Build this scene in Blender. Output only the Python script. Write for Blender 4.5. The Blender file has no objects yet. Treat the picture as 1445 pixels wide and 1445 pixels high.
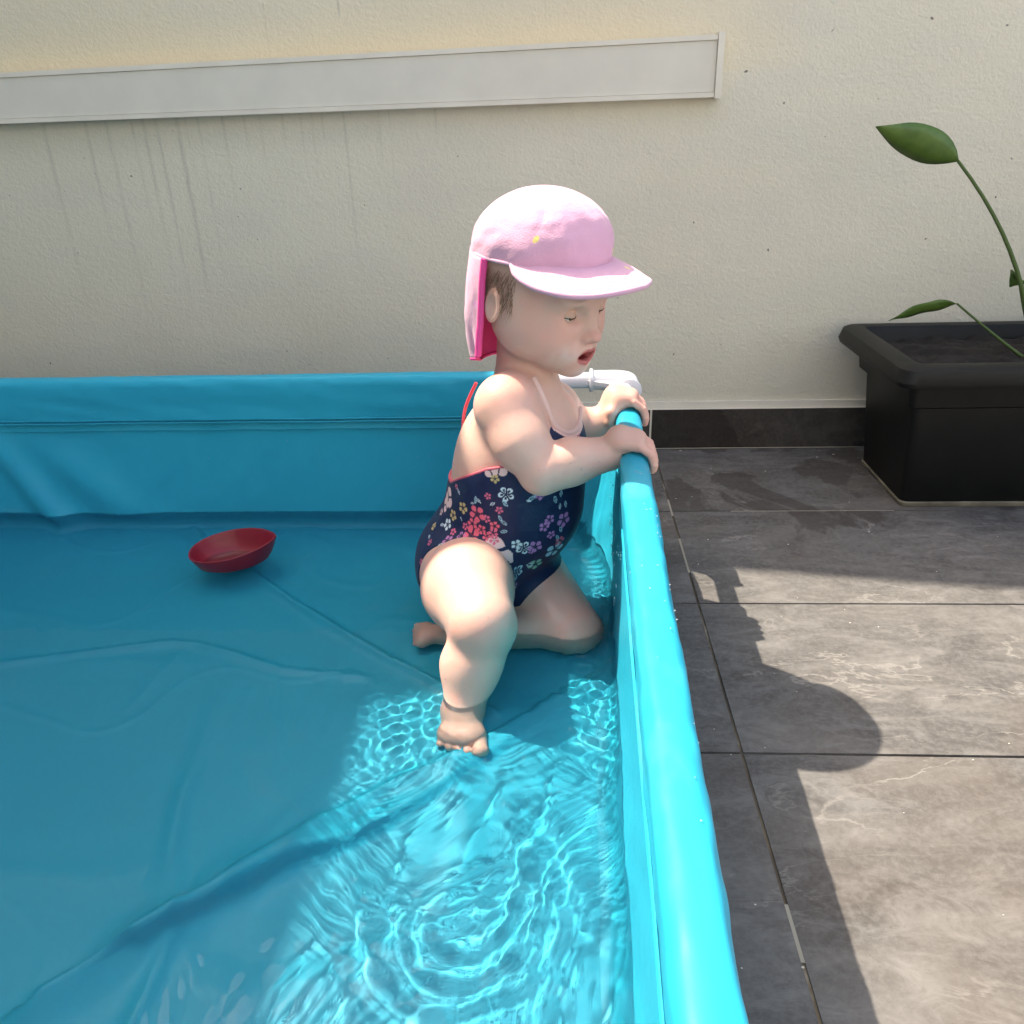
import bpy, bmesh, math, random
import numpy as np
from mathutils import Vector, Matrix
R = math.radians
PI = math.pi
rng = np.random.default_rng(7)
random.seed(7)
sc = bpy.context.scene
C = sc.collection

# ------------------------------------------------------------------ camera
H = .644                      # camera height
F_PX = 1142.0                 # focal length in pixels of a 1445 px frame
TH, PSI, ROLL = R(25.54), R(3.74), R(1.83)
fw = Vector((-math.sin(PSI)*math.cos(TH), math.cos(PSI)*math.cos(TH), -math.sin(TH)))
rt = Vector((math.cos(PSI), math.sin(PSI), 0)); up = rt.cross(fw)
r2 = rt*math.cos(ROLL)-up*math.sin(ROLL); u2 = rt*math.sin(ROLL)+up*math.cos(ROLL)
cam = bpy.data.cameras.new('camera'); camo = bpy.data.objects.new('camera', cam); C.objects.link(camo)
camo.matrix_world = Matrix(((r2.x, u2.x, -fw.x, 0), (r2.y, u2.y, -fw.y, 0), (r2.z, u2.z, -fw.z, H), (0, 0, 0, 1)))
cam.sensor_fit = 'HORIZONTAL'; cam.sensor_width = 36; cam.lens = 36*F_PX/1445
cam.clip_start = .02; cam.clip_end = 500
sc.camera = camo

# ------------------------------------------------------------------ light
SUN = Vector((.55, -.34, -1)).normalized()          # direction the light travels
w = bpy.data.worlds.new('World'); sc.world = w; w.use_nodes = True
nt = w.node_tree; bg = nt.nodes['Background']
sky = nt.nodes.new('ShaderNodeTexSky'); sky.sky_type = 'NISHITA'; sky.sun_disc = False
sky.sun_elevation = math.asin(-SUN.z); sky.sun_rotation = math.atan2(-SUN.x, -SUN.y)
sky.air_density = .8; sky.dust_density = 2.2; sky.ozone_density = .5
nt.links.new(sky.outputs[0], bg.inputs[0]); bg.inputs[1].default_value = .15
sl = bpy.data.lights.new('sun', 'SUN'); sl.energy = 2.5; sl.angle = R(.53); sl.color = (1, .98, .955)
so = bpy.data.objects.new('sun', sl); C.objects.link(so); so.location = (-2, 1.2, 4)
so.rotation_euler = SUN.to_track_quat('-Z', 'Y').to_euler()
sl.cycles.is_caustics_light = True
sc.view_settings.view_transform = 'Standard'; sc.view_settings.look = 'None'
sc.view_settings.exposure = 1.90; sc.view_settings.gamma = 1; sc.view_settings.use_white_balance = True; sc.view_settings.white_balance_temperature = 7850; sc.view_settings.use_curve_mapping = False
sc.cycles.max_bounces = 10; sc.cycles.transmission_bounces = 8; sc.cycles.transparent_max_bounces = 8
sc.cycles.sample_clamp_indirect = 4; sc.cycles.sample_clamp_direct = 0
sc.cycles.use_denoising = True

# ------------------------------------------------------------------ measuring helpers (where things stand)
O = np.array([0, 0, H]); r2n, u2n, fwn = [np.array(v) for v in (r2, u2, fw)]
def ray(px, py): return r2n*(px-722.5)/F_PX - u2n*(py-722.5)/F_PX + fwn
def at(px, py, z=None, y=None, x=None):
    d = ray(px, py)
    t = (z-H)/d[2] if z is not None else y/d[1] if y is not None else x/d[0]
    return O + d*t
ZW = .055                     # water level
def under(px, py, z):         # a point under water, seen through the refracting surface
    p = at(px, py, z=ZW); d = ray(px, py); d = d/np.linalg.norm(d); n = 1/1.333
    c = -d[2]; k = 1-n*n*(1-c*c); q = n*d + (n*c-math.sqrt(k))*np.array([0, 0, 1.])
    return p + q*(z-ZW)/q[2]

# ------------------------------------------------------------------ mesh helpers
def mesh(name, verts, faces, mat=None, parent=None, smooth=True):
    me = bpy.data.meshes.new(name)
    verts = np.asarray(verts, dtype=np.float32)
    if isinstance(faces, np.ndarray):
        n, k = faces.shape
        me.vertices.add(len(verts)); me.vertices.foreach_set('co', verts.ravel())
        me.loops.add(n*k); me.loops.foreach_set('vertex_index', faces.ravel().astype(np.int32))
        me.polygons.add(n); me.polygons.foreach_set('loop_start', np.arange(n, dtype=np.int32)*k)
        me.update(calc_edges=True)
    else:
        me.from_pydata([tuple(map(float, v)) for v in verts], [], faces)
    me.validate()
    me.polygons.foreach_set('use_smooth', [smooth]*len(me.polygons)); me.update()
    o = bpy.data.objects.new(name, me); C.objects.link(o)
    if mat: me.materials.append(mat)
    if parent: o.parent = parent
    return o
def bobj(name, bm, mat, parent=None, smooth=False, bevel=0, seg=2):
    if bevel: bmesh.ops.bevel(bm, geom=[e for e in bm.edges if e.calc_face_angle(0) > .5], offset=bevel, segments=seg, affect='EDGES', profile=.7)
    me = bpy.data.meshes.new(name); bm.to_mesh(me); bm.free()
    me.polygons.foreach_set('use_smooth', [smooth]*len(me.polygons))
    if smooth: me.set_sharp_from_angle(angle=R(40))
    o = bpy.data.objects.new(name, me); C.objects.link(o); me.materials.append(mat)
    if parent: o.parent = parent
    return o
def box(x0, x1, y0, y1, z0, z1, bm=None):
    bm = bm or bmesh.new()
    v = [bm.verts.new((x, y, z)) for x in (x0, x1) for y in (y0, y1) for z in (z0, z1)]
    for f in ((0, 1, 3, 2), (4, 6, 7, 5), (0, 4, 5, 1), (2, 3, 7, 6), (0, 2, 6, 4), (1, 5, 7, 3)): bm.faces.new([v[i] for i in f])
    return bm
def grid_faces(n, m, wrap=False):       # n rows x m columns
    i = np.arange(n-1)[:, None]; j = np.arange(m if wrap else m-1)[None]
    a = i*m+j; b = i*m+(j+1) % m; c = (i+1)*m+(j+1) % m; d = (i+1)*m+j
    return np.stack([a, b, c, d], -1).reshape(-1, 4)
def tube(path, rad, seg=20, name='tube', mat=None, parent=None, caps=True):
    path = np.array(path, float); n = len(path)
    rad = np.broadcast_to(np.asarray(rad, float), (n,))
    T = np.gradient(path, axis=0); T /= np.linalg.norm(T, axis=1)[:, None]
    ref = np.array([0, 0, 1.]) if abs(T[0][2]) < .9 else np.array([1., 0, 0])
    V = []
    nrm = np.cross(T[0], ref); nrm /= np.linalg.norm(nrm)
    for i in range(n):
        nrm = nrm - T[i]*nrm.dot(T[i]); nrm /= np.linalg.norm(nrm); b = np.cross(T[i], nrm)
        a = np.linspace(0, 2*PI, seg, endpoint=False)
        V.append(path[i]+rad[i]*(np.cos(a)[:, None]*nrm+np.sin(a)[:, None]*b))
    V = np.concatenate(V); F = [tuple(f) for f in grid_faces(n, seg, True)]
    if caps: F += [tuple(range(seg))[::-1], tuple(range((n-1)*seg, n*seg))]
    o = mesh(name, V, F, mat, parent)
    if caps: o.data.set_sharp_from_angle(angle=R(50))
    return o
def empty(name, loc=(0, 0, 0)):
    o = bpy.data.objects.new(name, None); C.objects.link(o); o.location = loc; o.empty_display_size = .05; return o
def tag(o, label=None, cat=None, group=None, kind=None):
    for k, v in (('label', label), ('category', cat), ('group', group), ('kind', kind)):
        if v: o[k] = v
    return o
def adopt(o, parent):                   # parent without moving
    o.parent = parent; o.matrix_parent_inverse = Matrix.Translation(parent.location).inverted()
    return o

# ------------------------------------------------------------------ noise (numpy)
def vnoise(x, y, seed=0):
    xi = np.floor(x).astype(int); yi = np.floor(y).astype(int); xf = x-xi; yf = y-yi
    def h(i, j):
        n = (i*374761393 + j*668265263 + seed*974634777) & 0x7fffffff
        n = ((n ^ (n >> 13))*1274126177) & 0x7fffffff
        return ((n ^ (n >> 16)) & 0xffff)/65535.
    u = xf*xf*xf*(xf*(xf*6-15)+10); v = yf*yf*yf*(yf*(yf*6-15)+10)
    return (h(xi, yi)*(1-u)+h(xi+1, yi)*u)*(1-v)+(h(xi, yi+1)*(1-u)+h(xi+1, yi+1)*u)*v - .5

# ------------------------------------------------------------------ materials
class NT:
    def __init__(s, name, rough=.5, color=(.5, .5, .5), **kw):
        s.m = bpy.data.materials.new(name); s.m.use_nodes = True; s.t = s.m.node_tree
        s.b = s.t.nodes['Principled BSDF']; s.b.inputs['Roughness'].default_value = rough
        s.b.inputs['Base Color'].default_value = (*color, 1)
        for k, v in kw.items(): s.b.inputs[k.replace('_', ' ')].default_value = v
        s.geo = None
    def n(s, typ, **kw):
        nd = s.t.nodes.new(typ)
        for k, v in kw.items():
            if hasattr(nd, k) and k not in nd.inputs: setattr(nd, k, v)
            else: s.set(nd.inputs[k], v)
        return nd
    def set(s, sock, v):
        if isinstance(v, bpy.types.NodeSocket): s.t.links.new(v, sock)
        elif isinstance(v, (tuple, list)) and len(v) == 3 and sock.type == 'RGBA': sock.default_value = (*v, 1)
        else: sock.default_value = v
    def pos(s):
        if not s.geo: s.geo = s.t.nodes.new('ShaderNodeNewGeometry')
        return s.geo.outputs['Position']
    def mapped(s, scale=(1, 1, 1), rot=(0, 0, 0), loc=(0, 0, 0), src=None):
        m = s.n('ShaderNodeMapping'); s.set(m.inputs[0], src or s.pos()); m.inputs['Scale'].default_value = scale; m.inputs['Rotation'].default_value = rot; m.inputs['Location'].default_value = loc
        return m.outputs[0]
    def noise(s, scale, vec=None, detail=4, rough=.55, dist=0, out='Fac'):
        nd = s.n('ShaderNodeTexNoise'); s.set(nd.inputs['Vector'], vec or s.pos()); nd.inputs['Scale'].default_value = scale
        nd.inputs['Detail'].default_value = detail; nd.inputs['Roughness'].default_value = rough; nd.inputs['Distortion'].default_value = dist
        return nd.outputs[out]
    def ramp(s, fac, stops, interp='LINEAR'):
        nd = s.n('ShaderNodeValToRGB'); s.set(nd.inputs[0], fac); cr = nd.color_ramp; cr.interpolation = interp
        while len(cr.elements) < len(stops): cr.elements.new(.5)
        for e, (p, c) in zip(cr.elements, stops):
            e.position = p; e.color = (*c, 1) if isinstance(c, tuple) else (c, c, c, 1)
        return nd.outputs[0]
    def math(s, op, a, b=0., c=0.):
        nd = s.n('ShaderNodeMath', operation=op)
        for i, v in enumerate((a, b, c)): s.set(nd.inputs[i], v)
        return nd.outputs[0]
    def mix(s, fac, a, b, mode='MIX'):
        nd = s.n('ShaderNodeMix', data_type='RGBA', blend_type=mode)
        s.set(nd.inputs[0], fac); s.set(nd.inputs[6], a); s.set(nd.inputs[7], b); return nd.outputs[2]
    def bump(s, h, strength=.3, dist=.002, normal=None):
        nd = s.n('ShaderNodeBump'); nd.inputs['Strength'].default_value = strength; nd.inputs['Distance'].default_value = dist
        s.set(nd.inputs['Height'], h)
        if normal: s.set(nd.inputs['Normal'], normal)
        s.set(s.b.inputs['Normal'], nd.outputs[0]); return nd.outputs[0]
    def col(s, v): s.set(s.b.inputs['Base Color'], v)
    def inp(s, k, v): s.set(s.b.inputs[k], v)
    def xyz(s):
        nd = s.n('ShaderNodeSeparateXYZ'); s.set(nd.inputs[0], s.pos()); return nd.outputs

YW_ = 1.672
DRIPS = [(at(a, 175, y=YW_)[0], w_, .665, zb, k_) for a, w_, zb, k_ in ((186, .004, .40, .5), (202, .005, .36, .85), (221, .0045, .30, .95), (250, .006, .26, 1.0), (262, .003, .52, .4), (280, .004, .36, .4), (315, .005, .50, .6), (345, .004, .56, .35), (368, .004, .52, .35), (400, .004, .60, .5), (425, .004, .56, .35), (440, .003, .52, .35), (455, .005, .62, .6), (486, .004, .36, .65), (535, .004, .56, .3), (550, .003, .52, .3), (615, .003, .62, .5), (150, .006, .3, .7), (120, .005, .4, .6), (60, .006, .3, .6))]
DRIPS += [(at(374, 30, y=YW_)[0], .0016, .835, .70, .45), (at(770, 40, y=YW_)[0], .0016, .85, .72, .25), (at(478, 15, y=YW_)[0], .003, .842, .825, 1.), (at(640, 500, y=YW_)[0], .0014, .26, .10, .3), (at(440, 500, y=YW_)[0], .0012, .28, .10, .35)]
def mat_stucco():
    s = NT('stucco_paint', .85); x, y, z = s.xyz()
    base = s.mix(s.ramp(s.noise(2.2, detail=3), [(.35, 0), (.7, 1)]), (.69, .64, .50), (.74, .69, .55))
    base = s.mix(s.math('MULTIPLY', s.ramp(s.noise(5, s.mapped((1, 1, 3)), 4), [(.45, 0), (.7, 1)]), .35), base, (.63, .60, .515))
    # pale yellow band above the cover strip, fading to the right
    band = s.ramp(s.math('ADD', s.math('MULTIPLY', s.math('ABSOLUTE', s.math('SUBTRACT', z, .775)), 10), s.math('MULTIPLY', s.noise(3), .3)), [(.10, 1), (.85, .35)]); band = s.math('MULTIPLY', band, s.math('GREATER_THAN', z, .72))
    left = s.ramp(s.math('ADD', s.math('MULTIPLY', s.math('SUBTRACT', .45, x), 2), 0), [(0, 0), (.6, 1)])
    base = s.mix(s.math('MULTIPLY', s.math('MULTIPLY', band, left), .8), base, (.86, .70, .44))
    # fine dark pits
    base = s.mix(s.ramp(s.noise(70, detail=1), [(.20, 1), (.235, 0)]), base, (.20, .19, .16))
    # drips running down under the cover strip
    wob = s.math('MULTIPLY', s.math('SUBTRACT', s.noise(1, s.mapped((8, 0, 7)), 3), .5), .006)
    tot = None
    for x0, wd, zt, zb, k_ in DRIPS:
        g_ = s.math('DIVIDE', s.math('ABSOLUTE', s.math('SUBTRACT', s.math('ADD', x, wob), x0)), wd)
        line = s.math('MAXIMUM', s.math('SUBTRACT', 1., g_), 0.)
        a_ = s.math('MULTIPLY', s.n('ShaderNodeMapRange', Value=z, **{'From Min': zb, 'From Max': zt, 'To Min': 0., 'To Max': 1.}).outputs[0], line)
        a_ = s.math('MULTIPLY', a_, s.math('LESS_THAN', z, zt+.02))
        a_ = s.math('MULTIPLY', a_, k_*.62); tot = a_ if tot is None else s.math('ADD', tot, a_)
    brk = s.ramp(s.noise(1, s.mapped((60, 0, 14)), 3), [(.32, .25), (.6, 1)])
    base = s.mix(s.math('MINIMUM', s.math('MULTIPLY', tot, brk), .8), base, (.30, .29, .24))
    damp = s.math('MULTIPLY', s.math('MULTIPLY', s.ramp(z, [(.60, 0), (.68, 1)]), s.math('LESS_THAN', z, .675)), s.ramp(s.math('ADD', s.math('MULTIPLY', x, -.8), s.math('MULTIPLY', s.noise(1, s.mapped((30, 0, 3)), 3), .7)), [(.1, 0), (.8, 1)]))
    base = s.mix(s.math('MULTIPLY', damp, .35), base, (.36, .36, .32))
    # darker and mottled towards the bottom
    base = s.mix(s.math('MULTIPLY', s.ramp(s.math('ADD', z, s.math('MULTIPLY', s.noise(12), .12)), [(.13, 1), (.32, 0)]), .22), base, (.45, .43, .36))
    s.col(base)
    h = s.math('ADD', s.noise(230, s.mapped((1, 1, 1)), 2, .55), s.math('MULTIPLY', s.noise(85, s.mapped((1, 1, 1.3)), 2), .9))
    h = s.math('ADD', h, s.math('MULTIPLY', s.noise(14, None, 3), .7))
    s.bump(h, .42, .0033); return s.m
def mat_tile(k):
    s = NT('skirting_slate' if k else 'slate_tile', .5); s.inp('Specular IOR Level', .12)
    info = s.n('ShaderNodeObjectInfo')
    cmb = s.n('ShaderNodeCombineXYZ'); s.set(cmb.inputs[0], s.math('MULTIPLY', info.outputs['Random'], 37.)); s.set(cmb.inputs[1], s.math('MULTIPLY', info.outputs['Random'], 91.))
    add = s.n('ShaderNodeVectorMath', operation='ADD'); s.set(add.inputs[0], s.pos()); s.set(add.inputs[1], cmb.outputs[0]); v = add.outputs[0]
    vs = s.mapped((1, 2.2, 1), (0, 0, .35), src=v)
    n1 = s.noise(3.6, vs, 9, .62, .9); n2 = s.noise(11, vs, 9, .72, 1.4); n3 = s.noise(120, v, 3, .7)
    c = s.ramp(n1, [(.32, (0.074, 0.067, 0.060)), (.47, (0.114, 0.106, 0.096)), (.56, (0.162, 0.150, 0.134)), (.68, (0.204, 0.190, 0.170))])
    c = s.mix(.45, c, s.ramp(n2, [(.35, (0.072, 0.066, 0.060)), (.5, (0.126, 0.118, 0.108)), (.66, (0.252, 0.240, 0.222))]))
    c = s.mix(s.ramp(n3, [(.42, 0), (.75, .5)]), c, (0.228, 0.216, 0.198))
    c = s.mix(s.ramp(s.noise(2.1, v, 3), [(.5, 0), (.72, .45)]), c, (0.144, 0.102, 0.074))
    # pale branching cleft veins
    ve = s.math('ABSOLUTE', s.math('SUBTRACT', s.noise(4.2, vs, 6, .58, .6), .5))
    vein = s.ramp(ve, [(.0, 1), (.010, 0)])
    c = s.mix(s.math('MULTIPLY', vein, s.ramp(s.noise(6, v, 2), [(.48, 0), (.6, .6)])), c, (0.324, 0.300, 0.264))
    # damp area by the wall
    x, y, z = s.xyz()
    wet = s.ramp(s.math('ADD', s.math('ADD', y, s.math('MULTIPLY', s.noise(7, v, 4), .35)), 0), [(1.28, 0), (1.36, 1)])
    spill = s.ramp(s.noise(4.5, v, 5, .6, .5), [(.53, 0), (.56, 1)])
    dark = s.math('MULTIPLY', s.math('MULTIPLY', spill, s.ramp(s.math('MULTIPLY', y, .6), [(.66, 0), (.74, 1)])), .55)
    c = s.mix(dark, c, (0.054, 0.043, 0.036))
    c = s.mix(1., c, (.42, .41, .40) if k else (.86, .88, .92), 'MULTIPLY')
    s.col(c)
    s.inp('Roughness', s.ramp(n2, [(.3, .50), (.7, .72)]))
    s.bump(s.math('ADD', s.math('ADD', n1, s.math('MULTIPLY', n2, .6)), s.math('ADD', s.math('MULTIPLY', n3, .12), s.math('MULTIPLY', vein, .05))), .5, .004)
    return s.m
def mat_grout():
    s = NT('grout', .9)
    x, y, z = s.xyz()
    c = s.ramp(s.noise(9, None, 4), [(.40, (.075, .06, .045)), (.56, (.16, .13, .09)), (.66, (.42, .38, .30))])
    s.col(c); s.bump(s.noise(300), .4, .001); return s.m
def mat_vinyl(name='pool_vinyl'):
    s = NT(name, .42); s.inp('Specular IOR Level', .22)
    n = s.noise(2.3, None, 3)
    c = s.mix(s.ramp(n, [(.3, 0), (.7, 1)]), (.0002, .350, .50), (.0003, .385, .535))
    # chalky dried marks
    mk = s.math('MULTIPLY', s.ramp(s.noise(6, None, 5, .65, 1.2), [(.58, 0), (.74, 1)]), .16)
    c = s.mix(mk, c, (.16, .38, .45))
    s.col(c); s.inp('Roughness', s.ramp(s.noise(30, None, 4), [(.3, .36), (.7, .5)]))
    h = s.math('ADD', s.noise(9, None, 3, .5, .6), s.math('MULTIPLY', s.noise(600, None, 1), .02))
    s.bump(h, .22, .006); return s.m
def mat_simple(name, color, rough=.5, bump=0, bscale=200, var=.06, **kw):
    s = NT(name, rough, color, **kw)
    n = s.noise(14, None, 4)
    s.col(s.mix(s.ramp(n, [(.3, 0), (.7, 1)]), tuple(c*(1-var) for c in color), tuple(min(1, c*(1+var)) for c in color)))
    if bump: s.bump(s.noise(bscale, None, 3), bump, .001)
    return s.m
M = {}
M['stucco'] = mat_stucco(); M['tile'] = mat_tile(0); M['skirt'] = mat_tile(1); M['grout'] = mat_grout(); M['vinyl'] = mat_vinyl()
M['white_pipe'] = mat_simple('white_plastic', (.66, .67, .71), .28)
M['trim'] = mat_simple('cream_pvc', (.74, .69, .58), .5, .1, 60)
M['panel'] = mat_simple('pale_grey_pvc', (.70, .665, .565), .6, .08, 12, .04)
M['black_plastic'] = mat_simple('black_plastic', (.0055, .006, .006), .48, .25, 90, .3, Specular_IOR_Level=.3)
M['soil'] = mat_simple('soil', (.010, .007, .005), .95, .9, 90, .5)
M['red_plastic'] = mat_simple('red_plastic', (.24, .008, .022), .38, .1, 40)
M['timber'] = mat_simple('dark_timber', (.10, .075, .055), .7, .3, 40, .2)
M['render_white'] = mat_simple('white_render', (.72, .71, .68), .85, .2, 60)

# ------------------------------------------------------------------ the setting
YWALL = 1.672
g = mesh('ground', [(-8, -8, -.06), (8, -8, -.06), (8, 14, -.06), (-8, 14, -.06)], [(0, 1, 2, 3)], M['render_white'])
tag(g, kind='structure')
fl = empty('patio_floor'); tag(fl, kind='structure')
mesh('grout_bed', [(-3.4, -3, -.0025), (3.2, -3, -.0025), (3.2, YWALL, -.0025), (-3.4, YWALL, -.0025)], [(0, 1, 2, 3)], M['grout'], fl)
PY, PX, GX, GY = .3149, .6298, .2035, 1.6598
tile_mesh = None
def tile_bm(wx, wy, t=.009):
    return box(-wx/2, wx/2, -wy/2, wy/2, -t, 0)
for i in range(-6, 5):
    for j in range(-1, 12):
        y1 = GY-j*PY; y0 = y1-PY; x0 = GX+i*PX; x1 = x0+PX
        if j < 0: continue
        if tile_mesh is None:
            o = bobj('tile', tile_bm(PX-.0035, PY-.0035), M['tile'], fl, bevel=.0012, seg=2); tile_mesh = o.data
        else:
            o = bpy.data.objects.new('tile', tile_mesh); C.objects.link(o); o.parent = fl
        o.location = ((x0+x1)/2, (y0+y1)/2, random.uniform(-.0004, .0004))

wl = empty('terrace_wall', (0, YWALL, 0)); tag(wl, kind='structure')
def wadopt(o): return adopt(o, wl)
wadopt(bobj('plaster', box(-3.4, 3.2, YWALL, YWALL+.12, -.05, 1.45), M['stucco']))
wadopt(bobj('coping', box(-3.4, 3.2, YWALL-.012, YWALL+.14, 1.45, 1.48), M['render_white'], bevel=.003))
wadopt(bobj('plaster_edge', box(-3.4, 3.2, YWALL-.0065, YWALL-.0005, .0895, .1045), M['trim'], bevel=.0015))
for i in range(-6, 5):
    x0 = .1955+i*PX
    wadopt(bobj('skirting_tile', box(x0+.0022, x0+PX-.0022, YWALL-.0125, YWALL-.002, .002, .0885), M['skirt'], bevel=.0012))
wadopt(bobj('skirting_grout', box(-3.4, 3.2, YWALL-.0112, YWALL-.0018, 0, .0892), M['trim']))

# cover strip on the wall: a long flat trunking that climbs slightly to the right
cs = empty('cable_cover', (-.8, YWALL, .72))
tag(cs, 'long pale grey trunking cover mounted across the stucco wall above the child', 'cable cover')
def strip(name, x0, x1, za0, za1, zb0, zb1, y0, y1, m, bev=.001):
    bm = bmesh.new()
    v = [bm.verts.new(p) for p in ((x0, y0, za0), (x1, y0, zb0), (x1, y0, zb1), (x0, y0, za1), (x0, y1, za0), (x1, y1, zb0), (x1, y1, zb1), (x0, y1, za1))]
    for f in ((0, 1, 2, 3), (5, 4, 7, 6), (1, 5, 6, 2), (4, 0, 3, 7), (3, 2, 6, 7), (4, 5, 1, 0)): bm.faces.new([v[i] for i in f])
    return adopt(bobj(name, bm, m, bevel=bev), cs)
YF = YWALL-.028
a0 = at(181, 168, y=YF); b0 = at(1010, 137, y=YF); a1 = at(181, 93, y=YF); b1 = at(1010, 48.5, y=YF)
def ext(a, b, x): t = (x-a[0])/(b[0]-a[0]); return a[2]+(b[2]-a[2])*t
XA, XB = -1.7, at(1011, 90, y=YF)[0]
lo0, lo1, hi0, hi1 = ext(a0, b0, XA), ext(a0, b0, XB), ext(a1, b1, XA), ext(a1, b1, XB)
strip('cover_panel', XA, XB, lo0+.0085, hi0-.0085, lo1+.0085, hi1-.0085, YF+.003, YWALL-.001, M['panel'])
strip('top_rail', XA, XB, hi0-.008, hi0, hi1-.008, hi1, YF, YWALL-.001, M['trim'], .0015)
strip('bottom_rail', XA, XB, lo0, lo0+.008, lo1, lo1+.008, YF, YWALL-.001, M['trim'], .0015)
strip('end_cap', XB+.0005, XB+.0115, lo1-.002, hi1+.004, lo1-.002, hi1+.004, YF-.003, YWALL-.001, M['trim'], .002)

# out of view: house wall, plus an added bounce wall and sun blocker
hw = bobj('house_wall', box(-4.0, -3.42, -4, 3.2, -.05, 2.8), M['render_white'])
tag(hw, 'white rendered house wall to the left of the terrace', 'house wall')
hb = bobj('bounce_wall', box(-3.42, 3.4, -2.5, -2.3, -.05, 2.9), M['render_white'])  # added behind the camera to throw warm bounce onto the terrace wall
tag(hb, 'white wall added behind the viewer to bounce sunlight onto the terrace wall', 'house wall')
ZC = 2.4
def sh(x, y): return (x-.55*ZC, y+.34*ZC)
poly = [sh(-.245, -3), sh(-.245, .775), sh(-.10, .815), sh(.015, .83), sh(.03, 1.165), sh(.215, 1.150), sh(.30, 1.140), sh(.52, 1.105), sh(.80, 1.07), (2.6, sh(0, 1.02)[1]), (2.6, 4.6), (-3.42, 4.6), (-3.42, sh(0, -3)[1])]  # added blocker's outline, traced back from the shade wanted on pool and tiles
bm = bmesh.new(); vs = [bm.verts.new((x, y, ZC)) for x, y in poly]; f = bm.faces.new(vs)
ex = bmesh.ops.extrude_face_region(bm, geom=[f]); bmesh.ops.translate(bm, vec=(0, 0, .05), verts=[e for e in ex['geom'] if isinstance(e, bmesh.types.BMVert)])
bmesh.ops.recalc_face_normals(bm, faces=bm.faces)
cn = bobj('sun_blocker', bm, M['render_white']); tag(cn, 'white flat slab added overhead to shade the pool and tiles', 'sun blocker')

# ------------------------------------------------------------------ the pool
pool = empty('paddling_pool', (-.6, .45, 0))
tag(pool, 'bright blue frame paddling pool with white pipe corners, filled shallow', 'paddling pool')
def P(o): return adopt(o, pool)
ZR = .28
XR0, XR1, YB, XL, YF0 = .058, .099, 1.238, -1.45, -.42      # right rail x at y=0 and at the back; back rail y; left, front
def xr(y): return XR0+(XR1-XR0)*y/YB
RP = .0125
def seg_dist(px, py, pts):
    best = np.full(px.shape, 1e9); side = np.zeros(px.shape); tt = np.zeros(px.shape); acc = 0
    tot = sum(np.hypot(*(np.array(b)-np.array(a))) for a, b in zip(pts[:-1], pts[1:]))
    for a, b in zip(pts[:-1], pts[1:]):
        a = np.array(a); b = np.array(b); d = b-a; L = np.hypot(*d)
        t = np.clip(((px-a[0])*d[0]+(py-a[1])*d[1])/L**2, 0, 1)
        ex = px-a[0]-t*d[0]; ey = py-a[1]-t*d[1]; dist = np.hypot(ex, ey)
        sgn = np.sign(d[0]*ey-d[1]*ex); m = dist < best
        best = np.where(m, dist, best); side = np.where(m, sgn, side); tt = np.where(m, (acc+t*L)/tot, tt); acc += L
    return best*side, tt
def fp(pts, z=.004): return [tuple(under(x, y, z)[:2]) for x, y in pts]
FOLDS = [  # pixels measured on the photograph, height, half width on the near / far side, kind
    (fp([(60, 1408), (181, 1338), (300, 1262), (464, 1156), (540, 1112), (616, 1078), (700, 1036), (800, 975), (905, 925)]), .021, .022, .0045),
    (fp([(200, 1335), (330, 1262), (419, 1212), (502, 1184), (592, 1128), (661, 1084), (730, 1035)]), .0195, .0045, .022),
    (fp([(255, 1300), (225, 1370), (185, 1450), (150, 1530)]), .006, .010, .006),
    (fp([(0, 935), (181, 912), (240, 905), (275, 907), (330, 922), (400, 944), (510, 952)]), .0055, .008, .003),
    (fp([(275, 745), (300, 775), (345, 800), (400, 838), (480, 888), (545, 925), (620, 962), (700, 1005)]), .010, .010, .003),
    (fp([(345, 975), (300, 1050), (262, 1110), (235, 1200), (220, 1300)]), .0018, .010, .008),
    (fp([(392, 950), (388, 1010), (398, 1080)]), .0016, .005, .005),
    (fp([(181, 1000), (215, 960), (250, 925)]), .002, .007, .005),
    (fp([(900, 950), (800, 1000), (700, 1060)]), .0025, .01, .004),
    (fp([(760, 860), (840, 890), (905, 940)]), .004, .012, .008),
    (fp([(640, 800), (560, 770), (430, 742)]), .0015, .02, .01),
]
def floor_z(x, y):
    wx_ = x+.05*vnoise(x*4, y*4, 9); rg = np.clip(.06-np.abs(vnoise(wx_*3.4+y*1.5, y*3.0-x, 6)), 0, 1)+.6*np.clip(.04-np.abs(vnoise(wx_*6.1-y*2, y*5.2+x*2, 7)), 0, 1)
    z = .003+.0016*vnoise(x*5, y*5, 3)+.0006*vnoise(x*19, y*19, 5)+.040*rg
    for pts, h, wn, wf in FOLDS:
        d, t = seg_dist(x, y, pts)
        wob = 1+.35*vnoise(t*9+3, t*0+h*999, 8)
        ww = np.where(d > 0, wf, wn)*wob
        prof = np.exp(-(np.abs(d)/ww)**1.6)
        tap = np.clip(1.35-1.45*t, .34, 1) if h > .02 else np.clip(1.3-1.2*t, .1, 1) if h > .019 else np.clip(1.15-abs(t-.45)*.8, 0, 1)
        z = z+h*prof*tap*wob
    return z
xs = np.concatenate([np.arange(XL, -.95, .02), np.arange(-.95, .135, .0042)]); ys = np.concatenate([np.arange(YF0, .1, .02), np.arange(.1, YB+.012, .0042)])
X, Y = np.meshgrid(xs, ys); Zf = floor_z(X, Y)
Xc = np.minimum(X, XR0+(XR1-XR0)*Y/YB-.020-.045*np.exp(-((YB-Y)/.10)**2)); Yc = np.minimum(Y, YB+.002-.045*np.exp(-((XR1-X)/.10)**2))
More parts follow.
